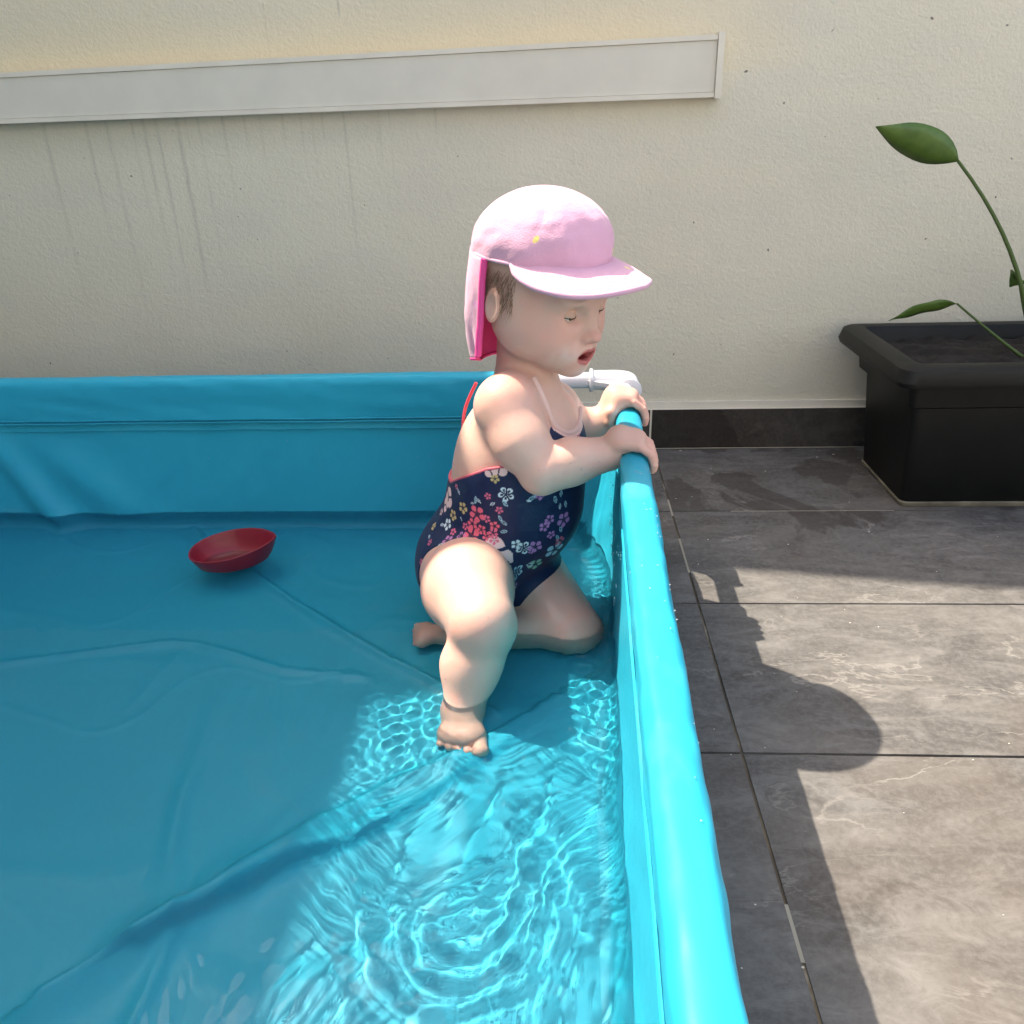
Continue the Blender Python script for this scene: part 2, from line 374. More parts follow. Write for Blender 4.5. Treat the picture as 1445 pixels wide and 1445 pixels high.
P(mesh('liner_floor', np.stack([Xc, Yc, Zf], -1).reshape(-1, 3), grid_faces(len(ys), len(xs)), M['vinyl']))

# liner walls: a sheet swept round the inside of the frame
def perimeter():
    pts = []; rc = .055
    yb = YB+.002; step = .005
    ca = np.array([XR1-.013-rc, yb-rc])
    y = YF0
    while y < yb-rc: pts.append((xr(y)-.013, y, 1, 0, 0)); y += step if y > 0 else .02
    for a in np.linspace(0, PI/2, 18): pts.append((ca[0]+rc*math.cos(a), ca[1]+rc*math.sin(a), math.cos(a), math.sin(a), math.sin(2*a)))
    x = ca[0]-step
    while x > XL: pts.append((x, yb, 0, 1, 0)); x -= step if x > -1 else .02
    for y in np.arange(yb, YF0, -.03): pts.append((XL, y, -1, 0, 0))
    for x in np.arange(XL, xr(YF0), .03): pts.append((x, YF0, 0, -1, 0))
    pts.append(pts[0])
    return np.array(pts)
per = perimeter(); nP = len(per)
ZS = .226                      # weld line under the rail sleeve
rows = []
arc = np.concatenate([[0], np.cumsum(np.hypot(*np.diff(per[:, :2], axis=0).T))])
icor = int(np.argmin(np.hypot(per[:, 0]-XR1, per[:, 1]-YB)))
acor = arc[icor]
for k, s_ in enumerate(np.linspace(0, 1, 46)):
    if s_ < .12:
        q = s_/.12*PI/2; inset = .022*(1-math.sin(q)); z0 = .004+.022*(1-math.cos(q))
    else: inset = 0; z0 = .026+(s_-.12)/.88*(ZS+.012-.026)
    top = np.full(nP, 1.)
    # at the corner the top edge hangs lower between the two sleeves
    dc = np.clip(1-np.abs(arc-acor)/.085, 0, 1); drop = .022*dc**1.2
    z = z0-(drop*(max(0, s_-.3)/.7)**1.5)
    u = arc
    bul = .006*math.sin(PI*s_)*(1+.8*vnoise(u*4, u*0+1, 2))
    wr = .0035*vnoise(u*22+z0*25, z0*8+u*3, 11)*(1-s_*.4) + .0016*vnoise(u*60, u*0+z0*14, 12)*(1-s_)
    crease = .010*np.exp(-((u-acor+.05+(.9-s_)*.03)/.007)**2)*(1-s_) + .009*np.exp(-((u-acor-.055-(1-s_)*.05)/.006)**2)*(1-s_)+.006*np.exp(-((u-acor+.11-s_*.03)/.006)**2)*(1-s_)
    # big slack fold leaning in at the far left of the back wall
    xb = np.where(np.abs(per[:, 3]) > .9, per[:, 0], 9)
    sl = np.exp(-((xb-(-.86+(z0-.02)*-.55))/.03)**2)*.022*np.clip(1-s_, 0, 1)**.5 + np.exp(-((xb-(-.70-(z0)*.9))/.05)**2)*.012*math.sin(PI*min(1, s_*1.1))
    lean = (.062*np.exp(-((arc-acor)/.11)**2)+.006)*(1-s_)**1.25
    off = inset + wr + crease + sl + lean
    rows.append(np.stack([per[:, 0]-per[:, 2]*off, per[:, 1]-per[:, 3]*off, z], -1))
P(mesh('liner_wall', np.concatenate(rows), grid_faces(len(rows), nP), M['vinyl']))

# rail sleeves: teardrop loops of vinyl over the pipe, welded below
def sleeve(p0, p1, inward, name='rail_sleeve', n=160, jag=0):
    p0 = np.array(p0); p1 = np.array(p1); L = np.linalg.norm(p1-p0); t = (p1-p0)/L; inw = np.array(inward)
    prof = []
    zs = ZS-ZR; ro = RP+.0045
    for q in np.linspace(0, 1, 8)[:-1]: prof.append((.013+(ro-.013)*q, zs+(.0-zs)*q*.96, 0))     # inner flank (c along inward)
    for a in np.linspace(0, PI, 17):
        fl_t = 1-.055*math.cos(2*(a-PI*.62))-.03*math.cos(4*a)
        prof.append((ro*math.cos(a)*fl_t, ro*math.sin(a)*fl_t, 1))
    for q in np.linspace(0, 1, 9)[1:]: prof.append((-ro*(1+.10*math.sin(PI*q))+(ro+.006)*q**2.2, (zs-.020)*q, 0))
    V = []
    for i in range(n):
        s_ = i/(n-1); c = p0+t*L*s_; u = s_*L
        row = []
        for k, (a, z, on) in enumerate(prof):
            nz = .0038*vnoise(np.array(u*14+k*.30), np.array(k*.33), 21)*(.35 if on else 1.1)
            nz += .0012*vnoise(np.array(u*45), np.array(k*.5), 22)
            a2 = a+np.sign(a)*nz
            e = 0
            if jag and s_ > .96: e = (vnoise(np.array(k*.6), np.array(3.), 5))*jag*(s_-.96)/.04
            row.append(c+inw*a2+np.array([0, 0, z+(nz*.6 if on else 0)])+t*e)
        V += row
    o = P(mesh(name, V, grid_faces(n, len(prof)), M['vinyl']))
    # weld seam: two thin raised ribs
    return o
sleeve((xr(YF0), YF0, ZR), (xr(1.115), 1.115, ZR), (-1, 0, 0), n=320, jag=.006)
sleeve((-1.42, YB, ZR), (-.01, YB, ZR), (0, -1, 0), n=300, jag=.006)
def seam(p0, p1, off, z, n=200, name='weld_seam'):
    p0 = np.array(p0, float); p1 = np.array(p1, float); pts = []
    for i in range(n):
        s_ = i/(n-1); p = p0+(p1-p0)*s_; u = s_*np.linalg.norm(p1-p0)
        pts.append(p+np.array(off)*(1+.4*float(vnoise(np.array(u*15), np.array(z*99), 31)))+np.array([0, 0, z+.0012*float(vnoise(np.array(u*10), np.array(z*50), 33))]))
    return P(tube(pts, .0011, 6, name, M['vinyl']))
for dz in (.0, -.005):
    seam((xr(0)-.013, 0, 0), (xr(1.16)-.013, 1.16, 0), (-.0016, 0, 0), ZS+dz)
    seam((-1.4, YB-.011, 0), (.02, YB-.011, 0), (0, -.0016, 0), ZS+dz)

# frame pipes, collars and corner elbows
def pipe(a, b, r=RP, name='frame_pipe'): return P(tube([np.array(a)+(np.array(b)-np.array(a))*t for t in np.linspace(0, 1, 12)], r, 24, name, M['white_pipe']))
pipe((xr(YF0), YF0, ZR), (xr(YB-.03), YB-.03, ZR)); pipe((XL, YB, ZR), (XR1-.03, YB, ZR))
pipe((XL, YF0, ZR), (XL, YB, ZR)); pipe((XL, YF0, ZR), (xr(YF0), YF0, ZR))
def elbow(cx, cy, sx, sy, xr_dir):
    """corner fitting: two sockets, a rounded knee and a stub for the leg"""
    e = P(empty('corner_elbow', (cx, cy, ZR)))
    e.matrix_parent_inverse = Matrix.Translation(pool.location).inverted()
    def cp(o): o.parent = e; o.matrix_parent_inverse = Matrix.Translation(e.location).inverted(); return o
    rr = .0155; L = .058; rc = .020
    ax = np.array([sx, 0, 0.]); ay = np.array([xr_dir, sy, 0.]); ay /= np.linalg.norm(ay)
    c = np.array([cx, cy, ZR]); pts = [c+ax*L*(1-t)+ax*rc*t for t in np.linspace(0, 1, 6)]
    cc = c+ax*rc+ay*rc
    for a in np.linspace(0, PI/2, 10)[1:-1]: pts.append(cc-ay*rc*math.cos(a)-ax*rc*math.sin(a))
    pts += [c+ay*rc*(1-t)+ay*L*t for t in np.linspace(0, 1, 6)]
    cp(tube(pts, rr, 28, 'socket', M['white_pipe']))
    for d in (ax, ay):
        cp(tube([c+d*(L-.004), c+d*(L-.003), c+d*(L+.001), c+d*(L+.002)], [.0168, .0182, .0182, .0168], 28, 'collar', M['white_pipe']))
    # triangular web in the inner corner
    bm = bmesh.new(); q = [c+ax*.068+ay*.010, c+ax*.030+ay*.030, c+ax*.010+ay*.068, c+ax*.006+ay*.006]
    lo = [bm.verts.new(tuple(p+np.array([0, 0, -.004]))) for p in q]; hi = [bm.verts.new(tuple(p+np.array([0, 0, .003]))) for p in q]
    bm.faces.new(lo); bm.faces.new(hi[::-1])
    for i in range(4): bm.faces.new((lo[i], hi[i], hi[(i+1) % 4], lo[(i+1) % 4]))
    bmesh.ops.recalc_face_normals(bm, faces=bm.faces)
    cp(bobj('web', bm, M['white_pipe'], bevel=.001))
    lg = [c+(ax+ay)*rc*.45+np.array([0, 0, -.005]), c+(ax+ay)*rc*.4-np.array([0, 0, .06])]
    cp(tube([lg[0], (lg[0]+lg[1])/2, lg[1]], .015, 20, 'leg_socket', M['white_pipe']))
    b = c+np.array([-sx*.012, -sy*.012, 0]); 
    P(tube([lg[1]+np.array([0, 0, .01]), lg[1]*.5+(b-[0, 0, ZR-.01])*.5, b-[0, 0, ZR-.01]], .0125, 20, 'pool_leg', M['white_pipe']))
    P(tube([b-[0, 0, ZR-.016], b-[0, 0, ZR-.014], b-[0, 0, ZR-.001]], [.014, .017, .018], 20, 'foot_cap', M['white_pipe']))
elbow(XR1+.008, YB, -1, -1, -.033); elbow(XL, YB, 1, -1, 0); elbow(XL, YF0, 1, 1, 0); elbow(xr(YF0), YF0, -1, 1, .033)
for yy in (.15, .68): P(tube([(xr(yy)+.019, yy, .20), (xr(yy)+.022, yy, .1), (xr(yy)+.024, yy, .001)], .011, 16, 'pool_leg', M['white_pipe']))

# ------------------------------------------------------------------ water
def mat_water():
    s = NT('clear_water'); t = s.t
    rf = s.n('ShaderNodeBsdfRefraction', IOR=1.333, Roughness=0., Color=(.965, .995, 1.)); gl = s.n('ShaderNodeBsdfGlossy', Roughness=0.)
    fr = s.n('ShaderNodeFresnel', IOR=1.333); mx = s.n('ShaderNodeMixShader')
    s.set(mx.inputs[0], s.math('MULTIPLY', fr.outputs[0], .45)); t.links.new(rf.outputs[0], mx.inputs[1]); t.links.new(gl.outputs[0], mx.inputs[2])
    out = [n for n in t.nodes if n.type == 'OUTPUT_MATERIAL'][0]; t.links.new(mx.outputs[0], out.inputs[0]); t.nodes.remove(s.b)
    return s.m
M['water'] = mat_water()
wx = np.concatenate([np.arange(XL, -1.0, .01), np.arange(-1.0, -.45, .005), np.arange(-.45, XR1-.012, .0015)]); wy = np.concatenate([np.arange(YF0+.002, .12, .01), np.arange(.12, YB+.001, .0016)])
X, Y = np.meshgrid(wx, wy)
def water_z(X, Y):
    z = np.zeros(X.shape); g = np.random.default_rng(11)
    w1 = vnoise(X*6+3, Y*6, 41)+.5*vnoise(X*13, Y*13, 43); w2 = vnoise(X*6+9, Y*6, 42)+.5*vnoise(X*13, Y*13, 44)
    def patch(c, rx, ry, sh=1.): return np.exp(-(((X-c[0])/rx)**2+((Y-c[1])/ry)**2)**sh)
    # rings spreading from the ankle, the knee, the wet hand and a drip near the rail
    rings = [((-.10, .76), .024, 60, .0, .26), ((.02, .93), .015, 60, 1., .14), ((.055, .77), .014, 62, 2., .12), ((-.09, .50), .031, 62, 2., .26), ((.13, .42), .027, 46, .5, .20), ((-.22, .70), .013, 46, 1.7, .13), ((-.02, .28), .040, 40, .3, .3)]
    for (c, lam, kap, ph, fall) in rings:
        r = np.hypot((X+.028*w1-c[0])*1.12, Y+.028*w2-c[1]); k = 2*PI/lam; k = k*(1+.12*np.sin(r*23+ph*3))
        am = kap/k**2*np.exp(-(r/fall)**2)*np.clip(.5+1.9*vnoise(X*7+ph*7, Y*7, 60+int(ph*10)), .05, 1.25)
        f = k*r+ph+2.2*w1
        z += am*(np.sin(f)+.22*np.cos(2*f))
    # crossing wavelets where she splashes
    a_s = np.maximum(patch((-.19, .74), .11, .085, 2), np.maximum(patch((.04, .78), .06, .12, 2), patch((.05, .97), .07, .07, 2)))
    for _ in range(12):
        th = g.uniform(0, 2*PI); lam = g.uniform(.011, .020); k = 2*PI/lam; kap = 30
        z += a_s*kap/k**2*np.sin(k*((X+.012*w1)*math.cos(th)+(Y+.012*w2)*math.sin(th))+g.uniform(0, 6.28)+1.5*w2)
    a_l = np.maximum(patch((-.02, .45), .26, .36, 2), .05)
    for _ in range(10):
        th = g.choice([g.uniform(-.7, .7), g.uniform(0, PI)], p=[.6, .4]); lam = g.uniform(.024, .055); k = 2*PI/lam; kap = 12
        z += a_l*kap/k**2*np.sin(k*((X+.02*w1)*math.cos(th)+(Y+.02*w2)*math.sin(th))+g.uniform(0, 6.28)+2.0*w1)
    return z*.45*(1-.86*patch((-.105, .735), .06, .085, 2)) + .0002*vnoise(X*9, Y*9, 47)
Zw = ZW+water_z(X, Y)
Xc = np.minimum(X, xr(Y)-.0135)
wat = mesh('water', np.stack([Xc, Y, Zw], -1).reshape(-1, 3), grid_faces(len(wy), len(wx)), M['water'])
tag(wat, kind='structure'); wat.cycles.is_caustics_caster = True
for o in C.objects:
    if o.name.startswith('liner'): o.cycles.is_caustics_receiver = True
#---BODY---
# ------------------------------------------------------------------ implicit surfaces -> one continuous mesh
class Field:
    def __init__(s, lo, hi, h):
        s.lo = np.array(lo, float); s.h = h; s.n = np.ceil((np.array(hi)-s.lo)/h).astype(int)+1
        s.v = np.full(s.n, .04, np.float32)
    def box(s, lo, hi):
        a = np.clip(np.floor((np.array(lo)-s.lo)/s.h).astype(int), 0, s.n); b = np.clip(np.ceil((np.array(hi)-s.lo)/s.h).astype(int)+1, 0, s.n)
        ax = [(s.lo[k]+np.arange(a[k], b[k])*s.h).astype(np.float32) for k in range(3)]
        return tuple(slice(a[k], b[k]) for k in range(3)), ax[0][:, None, None], ax[1][None, :, None], ax[2][None, None, :]
    def comb(s, sl, d, k, sub=False):
        v = s.v[sl]
        if sub: d = -d; v2 = -v; hh = np.maximum(k-np.abs(v2+d*-1*-1), 0) if 0 else None
        if sub:      # smooth max(v, -d)
            q = np.maximum(k-np.abs(v-d), 0)/k; s.v[sl] = np.maximum(v, d)+q*q*k*.25
        else:
            q = np.maximum(k-np.abs(v-d), 0)/k; s.v[sl] = np.minimum(v, d)-q*q*k*.25
    def cone(s, a, b, ra, rb, k=.012, sub=False, sq=None):
        a = np.array(a, float); b = np.array(b, float); m = max(ra, rb)+k+.008
        sl, x, y, z = s.box(np.minimum(a, b)-m, np.maximum(a, b)+m)
        d = b-a; L = max(d.dot(d), 1e-12)
        t = np.clip(((x-a[0])*d[0]+(y-a[1])*d[1]+(z-a[2])*d[2])/L, 0, 1)
        q = np.sqrt((x-a[0]-t*d[0])**2+(y-a[1]-t*d[1])**2+(z-a[2]-t*d[2])**2)-(ra+(rb-ra)*t)
        s.comb(sl, q.astype(np.float32), k, sub)
    def ell(s, c, r, k=.012, rot=None, sub=False):
        c = np.array(c, float); r = np.array(r, float); m = r.max()+k+.008
        sl, x, y, z = s.box(c-m, c+m); x = x-c[0]; y = y-c[1]; z = z-c[2]
        A = np.eye(3) if rot is None else np.array(rot)     # rows = local axes in world space
        p = [A[i, 0]*x+A[i, 1]*y+A[i, 2]*z for i in range(3)]
        k0 = np.sqrt(sum((p[i]/r[i])**2 for i in range(3))); k1 = np.sqrt(sum((p[i]/r[i]**2)**2 for i in range(3)))
        s.comb(sl, (k0*(k0-1)/np.maximum(k1, 1e-6)).astype(np.float32), k, sub)
    def nets(s, smooth=2):
        v = s.v; ins = v < 0; n = s.n
        P_ = np.zeros([*(n-1), 3], np.float32); cnt = np.zeros(n-1, np.float32)
        for ax in range(3):
            o1, o2 = [a for a in range(3) if a != ax]
            for d1 in (0, 1):
                for d2 in (0, 1):
                    lo = [slice(0, n[a]-1) for a in range(3)]; lo[o1] = slice(d1, n[o1]-1+d1); lo[o2] = slice(d2, n[o2]-1+d2)
                    hi = list(lo); hi[ax] = slice(1, n[ax])
                    idx = np.argwhere(ins[tuple(lo)] != ins[tuple(hi)])
                    off = np.array([l.start for l in lo]); g0 = idx+off; g1 = g0.copy(); g1[:, ax] += 1
                    a = v[tuple(g0.T)]; b = v[tuple(g1.T)]; t = a/(a-b)
                    p = g0.astype(np.float32); p[:, ax] += t
                    P_[tuple(idx.T)] += p; cnt[tuple(idx.T)] += 1
        cells = np.argwhere(cnt > 0); ids = np.full(n-1, -1, np.int32); ids[tuple(cells.T)] = np.arange(len(cells))
        V = P_[tuple(cells.T)]/cnt[tuple(cells.T)][:, None]
        F = []
        for ax in range(3):
            o1, o2 = (ax+1) % 3, (ax+2) % 3
            lo = [slice(1, n[a]-1) for a in range(3)]; hi = list(lo); lo[ax] = slice(0, n[ax]-1); hi[ax] = slice(1, n[ax])
            a = ins[tuple(lo)]; b = ins[tuple(hi)]; e = np.argwhere(a != b); g = e+np.array([l.start for l in lo])
            flip = b[tuple(e.T)]
            q = []
            for d1, d2 in ((0, 0), (1, 0), (1, 1), (0, 1)):
                c = g.copy(); c[:, o1] -= d1; c[:, o2] -= d2; q.append(ids[tuple(c.T)])
            q = np.stack(q, -1); q[~flip] = q[~flip][:, ::-1]; F.append(q[:, ::-1])
        F = np.concatenate(F)[:, ::-1]
        V = s.lo+V*s.h
        E = np.concatenate([F[:, [0, 1]], F[:, [1, 2]], F[:, [2, 3]], F[:, [3, 0]]])
        deg = np.bincount(E.ravel(), minlength=len(V))[:, None]
        for it in range(smooth):
            for lam in (.5, -.47):
                acc = np.stack([np.bincount(E[:, 0], V[E[:, 1], c], len(V))+np.bincount(E[:, 1], V[E[:, 0], c], len(V)) for c in range(3)], -1)
                V = V+lam*(acc/deg-V)
        return V, F
def nrm(v): v = np.array(v, float); return v/np.linalg.norm(v)
def px_of(V):
    q = np.asarray(V)-O; d = q@fwn
    return 722.5+F_PX*(q@r2n)/d, 722.5-F_PX*(q@u2n)/d, d
def set_color(o, col, name='tint'):
    at_ = o.data.color_attributes.new(name, 'FLOAT_COLOR', 'POINT')
    c = np.ones((len(col), 4), np.float32); c[:, :col.shape[1]] = col; at_.data.foreach_set('color', c.ravel())

# --- head frame
YAW, PIT = R(38), R(12)
HF = np.array([math.cos(YAW)*math.cos(PIT), -math.sin(YAW)*math.cos(PIT), -math.sin(PIT)])
HL = nrm(np.cross([0, 0, 1.], HF)); HU = np.cross(HF, HL)
HC = at(764, 384, y=.965)
def hp(f, l, u): return HC+HF*f+HL*l+HU*u
HR = [HF, HL, HU]
# --- torso frame
TF = nrm([.90, -.43, .0]); TL = nrm(np.cross([0, 0, 1.], TF))

pelv = at(683, 778, y=.985); belly = at(722, 712, y=.975); chest = at(738, 618, y=.972); neckb = at(742, 545, y=.975)
shN = at(712, 574, y=.907); shF = at(780, 577, y=1.035)
elN = at(764, 662, y=.868); wrN = at(868, 638, y=.905)
elF = np.array([.028, 1.060, .255]); wrF = at(854, 594, y=1.055)
ax_r = lambda y: np.array([xr(y), y, ZR])
hipN = at(652, 808, y=.935); kneeN = at(684, 880, y=.775); ankN = under(653, 1000, .032)
hipF = at(735, 800, y=1.005); kneeF = under(806, 888, .036); ankF = under(640, 893, .030); toeF = under(592, 897, .022)

Bo = Field((-.235, .60, -.004), (.160, 1.19, .560), .0016)
def torso(Fd, full=True):
    Fd.ell(pelv, (.083, .086, .076), .02, [TF, TL, [0, 0, 1]])
    Fd.ell(pelv+TF*-.022+np.array([0, 0, -.018]), (.066, .078, .058), .03, [TF, TL, [0, 0, 1]])
    Fd.ell(belly+TF*.006, (.084, .080, .074), .05, [TF, TL, [0, 0, 1]])
    Fd.ell((belly+chest)/2+TF*-.002, (.074, .076, .07), .04, [TF, TL, [0, 0, 1]])
    Fd.ell(chest, (.070, .079, .068), .045, [TF, TL, [0, 0, 1]])
    Fd.cone(pelv+np.array([0.035, -.01, -.045]), pelv+np.array([.03, -.005, -.03]), .040, .045, .03)
torso(Bo)
Bo.cone(shN+TL*.012, shF-TL*.02, .0355, .036, .03)
Bo.cone(neckb+[0, 0, -.01], HC+HF*-.012+HU*-.05, .038, .036, .025)
# near arm
Bo.cone(shN, shN*.45+elN*.55+np.array([-.004, -.003, 0]), .0330, .0300, .02)
Bo.cone(shN*.45+elN*.55+np.array([-.004, -.003, 0]), elN, .0300, .0268, .015)
mN = elN*.6+wrN*.4+np.array([0, 0, .004])
Bo.cone(elN+[0, 0, -.004], mN+[0, 0, -.003], .0275, .0265, .005); Bo.cone(mN+[0, 0, -.003], wrN, .0265, .0195, .012)
# far arm
Bo.cone(shF, elF, .034, .030, .02); Bo.cone(elF, elF*.5+wrF*.5, .028, .026, .008); Bo.cone(elF*.5+wrF*.5, wrF, .026, .0185, .012)
# hands on the rail
def hand(y0, wr, thumb_side, spread=1.):
    RS = .0182; fr = .0060
    def rp(a, y, r): return ax_r(y)+np.array([math.cos(R(a))*r, 0, math.sin(R(a))*r])
    pc = rp(100, y0, RS+.0115)
    Bo.cone(wr, pc+np.array([-.012, 0, .0]), .0180, .0165, .008)
    Bo.ell(pc+np.array([-.004, 0, -.001]), (.0230, .0220, .0125), .006, [[.97, 0, .12], [0, 1, 0], [-.12, 0, .97]])
    Bo.cone(rp(82, y0-.014, RS+.0080), rp(82, y0+.014, RS+.0080), .0082, .0082, .006)
    for i, (dy, e, fr_) in enumerate(((-.0195, -4, .0050), (-.0068, -22, .0056), (.0062, -20, .0057), (.0190, -8, .0054))):
        if thumb_side < 0: dy = -dy; 
        dy *= spread
        aa = [76, 40, 10, e]
        rr = [RS+fr_+.0030, RS+fr_+.0012, RS+fr_-.0002, RS+fr_-.0010]
        for q in range(3):
            y1 = y0+dy*(1+.05*q)
            Bo.cone(rp(aa[q], y1, rr[q]), rp(aa[q+1], y1+.0006*q, rr[q+1]), fr_*(1.02-.04*q), fr_*(.96-.05*q), .0008)
    t0 = rp(118, y0+thumb_side*.010, RS+.010)
    t1 = rp(150, y0+thumb_side*.024, RS+.0085); t2 = rp(176, y0+thumb_side*.026, RS+.0065); t3 = rp(200, y0+thumb_side*.024, RS+.0055)
    Bo.cone(t0, t1, .0115, .0085, .007); Bo.cone(t1, t2, .0082, .0072, .003); Bo.cone(t2, t3, .0070, .0060, .002)
YN, YFH = .897, 1.062
hand(YN, wrN, 1); hand(YFH, wrF, -1)
# near leg
Bo.cone(hipN, kneeN*.45+hipN*.55+np.array([-.004, 0, .008]), .056, .054, .022); Bo.cone(kneeN*.45+hipN*.55+np.array([-.004, 0, .008]), kneeN+[-.003, 0, 0], .054, .039, .02)
calf = kneeN*.48+ankN*.52+np.array([-.004, .012, .0])
Bo.cone(kneeN+[-.001, .008, -.012], calf, .036, .0345, .010); Bo.cone(calf, ankN, .0335, .0225, .012)
toe0 = under(651, 1052, .010); fd = nrm((toe0-ankN)*[1, 1, 0]); fl_ = np.array([-fd[1], fd[0], 0])   # fl_ points to +x side
heel = ankN-fd*.012; heel[2] = .020
ball = toe0-fd*.012; ball[2] = .017
Bo.cone(heel, ankN, .020, .022, .01); Bo.cone(ankN+[0, 0, -.006], ball+fl_*.006+[0, 0, .002], .0215, .0155, .012); Bo.cone(heel, ball-fl_*.010, .0175, .0125, .012)
Bo.cone(ball-fl_*.016-fd*.004, ball+fl_*.014, .0118, .0135, .010)
for i, (o_, ln, r_) in enumerate(((.0215, .0190, .0080), (.0075, .0170, .0058), (-.0035, .0150, .0055), (-.0140, .0110, .0052), (-.0235, .0055, .0048))):
    a = ball+fl_*o_*.95+fd*.001; a[2] = .015; b = ball+fl_*o_+fd*(ln+.003); b[2] = r_+.006
    Bo.cone(a, b, r_*1.0, r_*.9, .0012); Bo.ell(b+fd*.001, (r_*1.08,)*3, .001)
# far leg, folded under: knee on the pool floor, foot behind
Bo.cone(hipF, kneeF, .056, .043, .022); Bo.cone(kneeF+[0, .004, -.002], ankF+[.03, .0, .004], .036, .031, .012); Bo.cone(ankF+[.03, 0, .004], ankF, .031, .021, .012)
fd2 = nrm(toeF-ankF)
Bo.cone(ankF, toeF-fd2*.010, .020, .016, .010); Bo.cone(toeF+[0, .014, .002]-fd2*.008, toeF+[0, -.014, 0]-fd2*.006, .012, .0115, .008)
for i in range(5):
    b = toeF+np.array([-.002, .020-i*.0095, .004-.001*i]); Bo.cone(b-fd2*.008, b+fd2*(.004-.0012*abs(i-1)), .0066, .0060-.0004*i, .0022)
# head
Bo.ell(hp(-.006, 0, .006), (.083, .069, .079), .02, HR)
Bo.ell(hp(.026, 0, -.034), (.054, .058, .052), .03, HR)
for sgn in (-1, 1):
    Bo.ell(hp(.038, sgn*.033, -.056), (.034, .0275, .030), .018, HR)          # chubby cheeks
    Bo.ell(hp(.010, sgn*.044, -.050), (.032, .018, .030), .02, HR)
    Bo.ell(hp(.066, sgn*.028, -.006), (.012, .016, .007), .014, HR)          # brow
    Bo.ell(hp(.082, sgn*.027, -.0235), (.0155, .0145, .0105), .010, HR, sub=True)   # eye hollow
    # ear
    ec = hp(-.010, sgn*.069, -.030)
    Bo.ell(ec, (.014, .0048, .021), .004, [nrm(HF*.9-HL*sgn*-.25), nrm(HL*sgn+HF*-.3), HU]); Bo.ell(ec+HL*sgn*.006+HF*.003, (.0085, .0035, .014), .003, HR, sub=True)
Bo.ell(hp(.054, 0, -.080), (.026, .028, .022), .02, HR)                      # jaw
Bo.ell(hp(.066, 0, -.091), (.014, .016, .012), .012, HR)                     # chin
Bo.cone(hp(.074, 0, -.026), hp(.0845, 0, -.045), .0062, .0075, .010); Bo.ell(hp(.0880, 0, -.0475), (.0085, .0085, .0070), .005, HR)
for sgn in (-1, 1):
    Bo.ell(hp(.0815, sgn*.0078, -.050), (.0068, .0052, .0050), .004, HR)
    Bo.ell(hp(.0835, sgn*.0044, -.0555), (.0035, .0023, .0022), .0015, HR, sub=True)
Bo.ell(hp(.0715, 0, -.069), (.0125, .024, .015), .012, HR)                   # muzzle
Bo.cone(hp(.0790, -.014, -.0670), hp(.0835, 0, -.0640), .0026, .0032, .005); Bo.cone(hp(.0835, 0, -.0640), hp(.0790, .014, -.0670), .0032, .0026, .005)
Bo.cone(hp(.0775, -.011, -.0770), hp(.0810, 0, -.0800), .0028, .0036, .004); Bo.cone(hp(.0810, 0, -.0800), hp(.0775, .011, -.0770), .0036, .0028, .004)
MO = hp(.0800, 0, -.0725)
Bo.ell(MO, (.0145, .0145, .0056), .0025, HR, sub=True)                        # open mouth
# creases of baby fat
def crease(c, axis, rad, a0, a1, depth=.0013, soft=.004, n=9):
    axis = nrm(axis); e1 = nrm(np.cross(axis, [0, 1, .2])); e2 = np.cross(axis, e1)
    if e2@(O-c) < 0: e2 = -e2
    pts = [c+rad*(math.cos(R(a))*e1+math.sin(R(a))*e2) for a in np.linspace(a0, a1, n)]
    for p, q in zip(pts[:-1], pts[1:]): Bo.cone(p, q, depth, depth, soft, sub=True)
crease(wrN+nrm(wrN-mN)*.001, wrN-mN, .0196, 0, 180); 

V, F = Bo.nets(2)
# colour of the skin: rosy where blood shows, pale where sunscreen sits
n1 = vnoise(V[:, 0]*40, V[:, 1]*40+V[:, 2]*37, 71); n2 = vnoise(V[:, 0]*120+V[:, 1]*60, V[:, 2]*120, 72); n3 = vnoise(V[:, 0]*60+9, V[:, 2]*55+V[:, 1]*50, 73)
base = np.array([.68, .425, .345]); rosy = np.array([.80, .36, .29]); lip = np.array([.52, .13, .125]); inner = np.array([.20, .016, .02]); pale = np.array([.80, .70, .66])
col = np.tile(base, (len(V), 1))*(1+.05*n1+.03*n2)[:, None]
def blend(c, m):
    global col
    m = np.clip(m, 0, 1)[:, None]; col = col*(1-m)+c*m
def near(c, r, soft=.5): return np.clip((1-np.linalg.norm((V-c), axis=1)/r)/soft, 0, 1)
blend(rosy, np.clip(n3*1.6+n1, 0, 1)*.36)
for sgn in (-1, 1): blend(rosy, near(hp(.055, sgn*.036, -.052), .042, 1)*.8)
blend(rosy, near(hp(.09, 0, -.048), .014, 1)*.6)
for c, r, k in ((kneeN+[0, -.03, .01], .05, .4), (kneeF, .06, .3), (elN, .04, .35), (ax_r(YN)+[.02, 0, .02], .04, .35), (ax_r(YFH)+[.02, 0, .02], .04, .45), (toe0, .03, .5), (toeF, .04, .4), (shN+[0, -.02, .03], .06, .35), (hipN+[0, -.08, .03], .07, .35)): blend(rosy, near(c, r, 1)*k)
q = (V-HC); lf, ll, lu = q@HF, q@HL, q@HU
blend(pale, np.clip(1.1-np.sqrt(((ll+.030)/.017)**2+((lu+.070)/.020)**2), 0, 1)*(lf > 0)*(.75+n2)*.5)
blend(pale, np.clip(1.0-np.sqrt(((ll-.0)/.022)**2+((lu+.094)/.012)**2), 0, 1)*(lf > .03)*.4)
ml = np.sqrt((ll/.0160)**2+((lu+.0728)/.0100)**2); blend(lip, np.clip((1.12-ml)/.14, 0, 1)*(lf > .060)*.92)
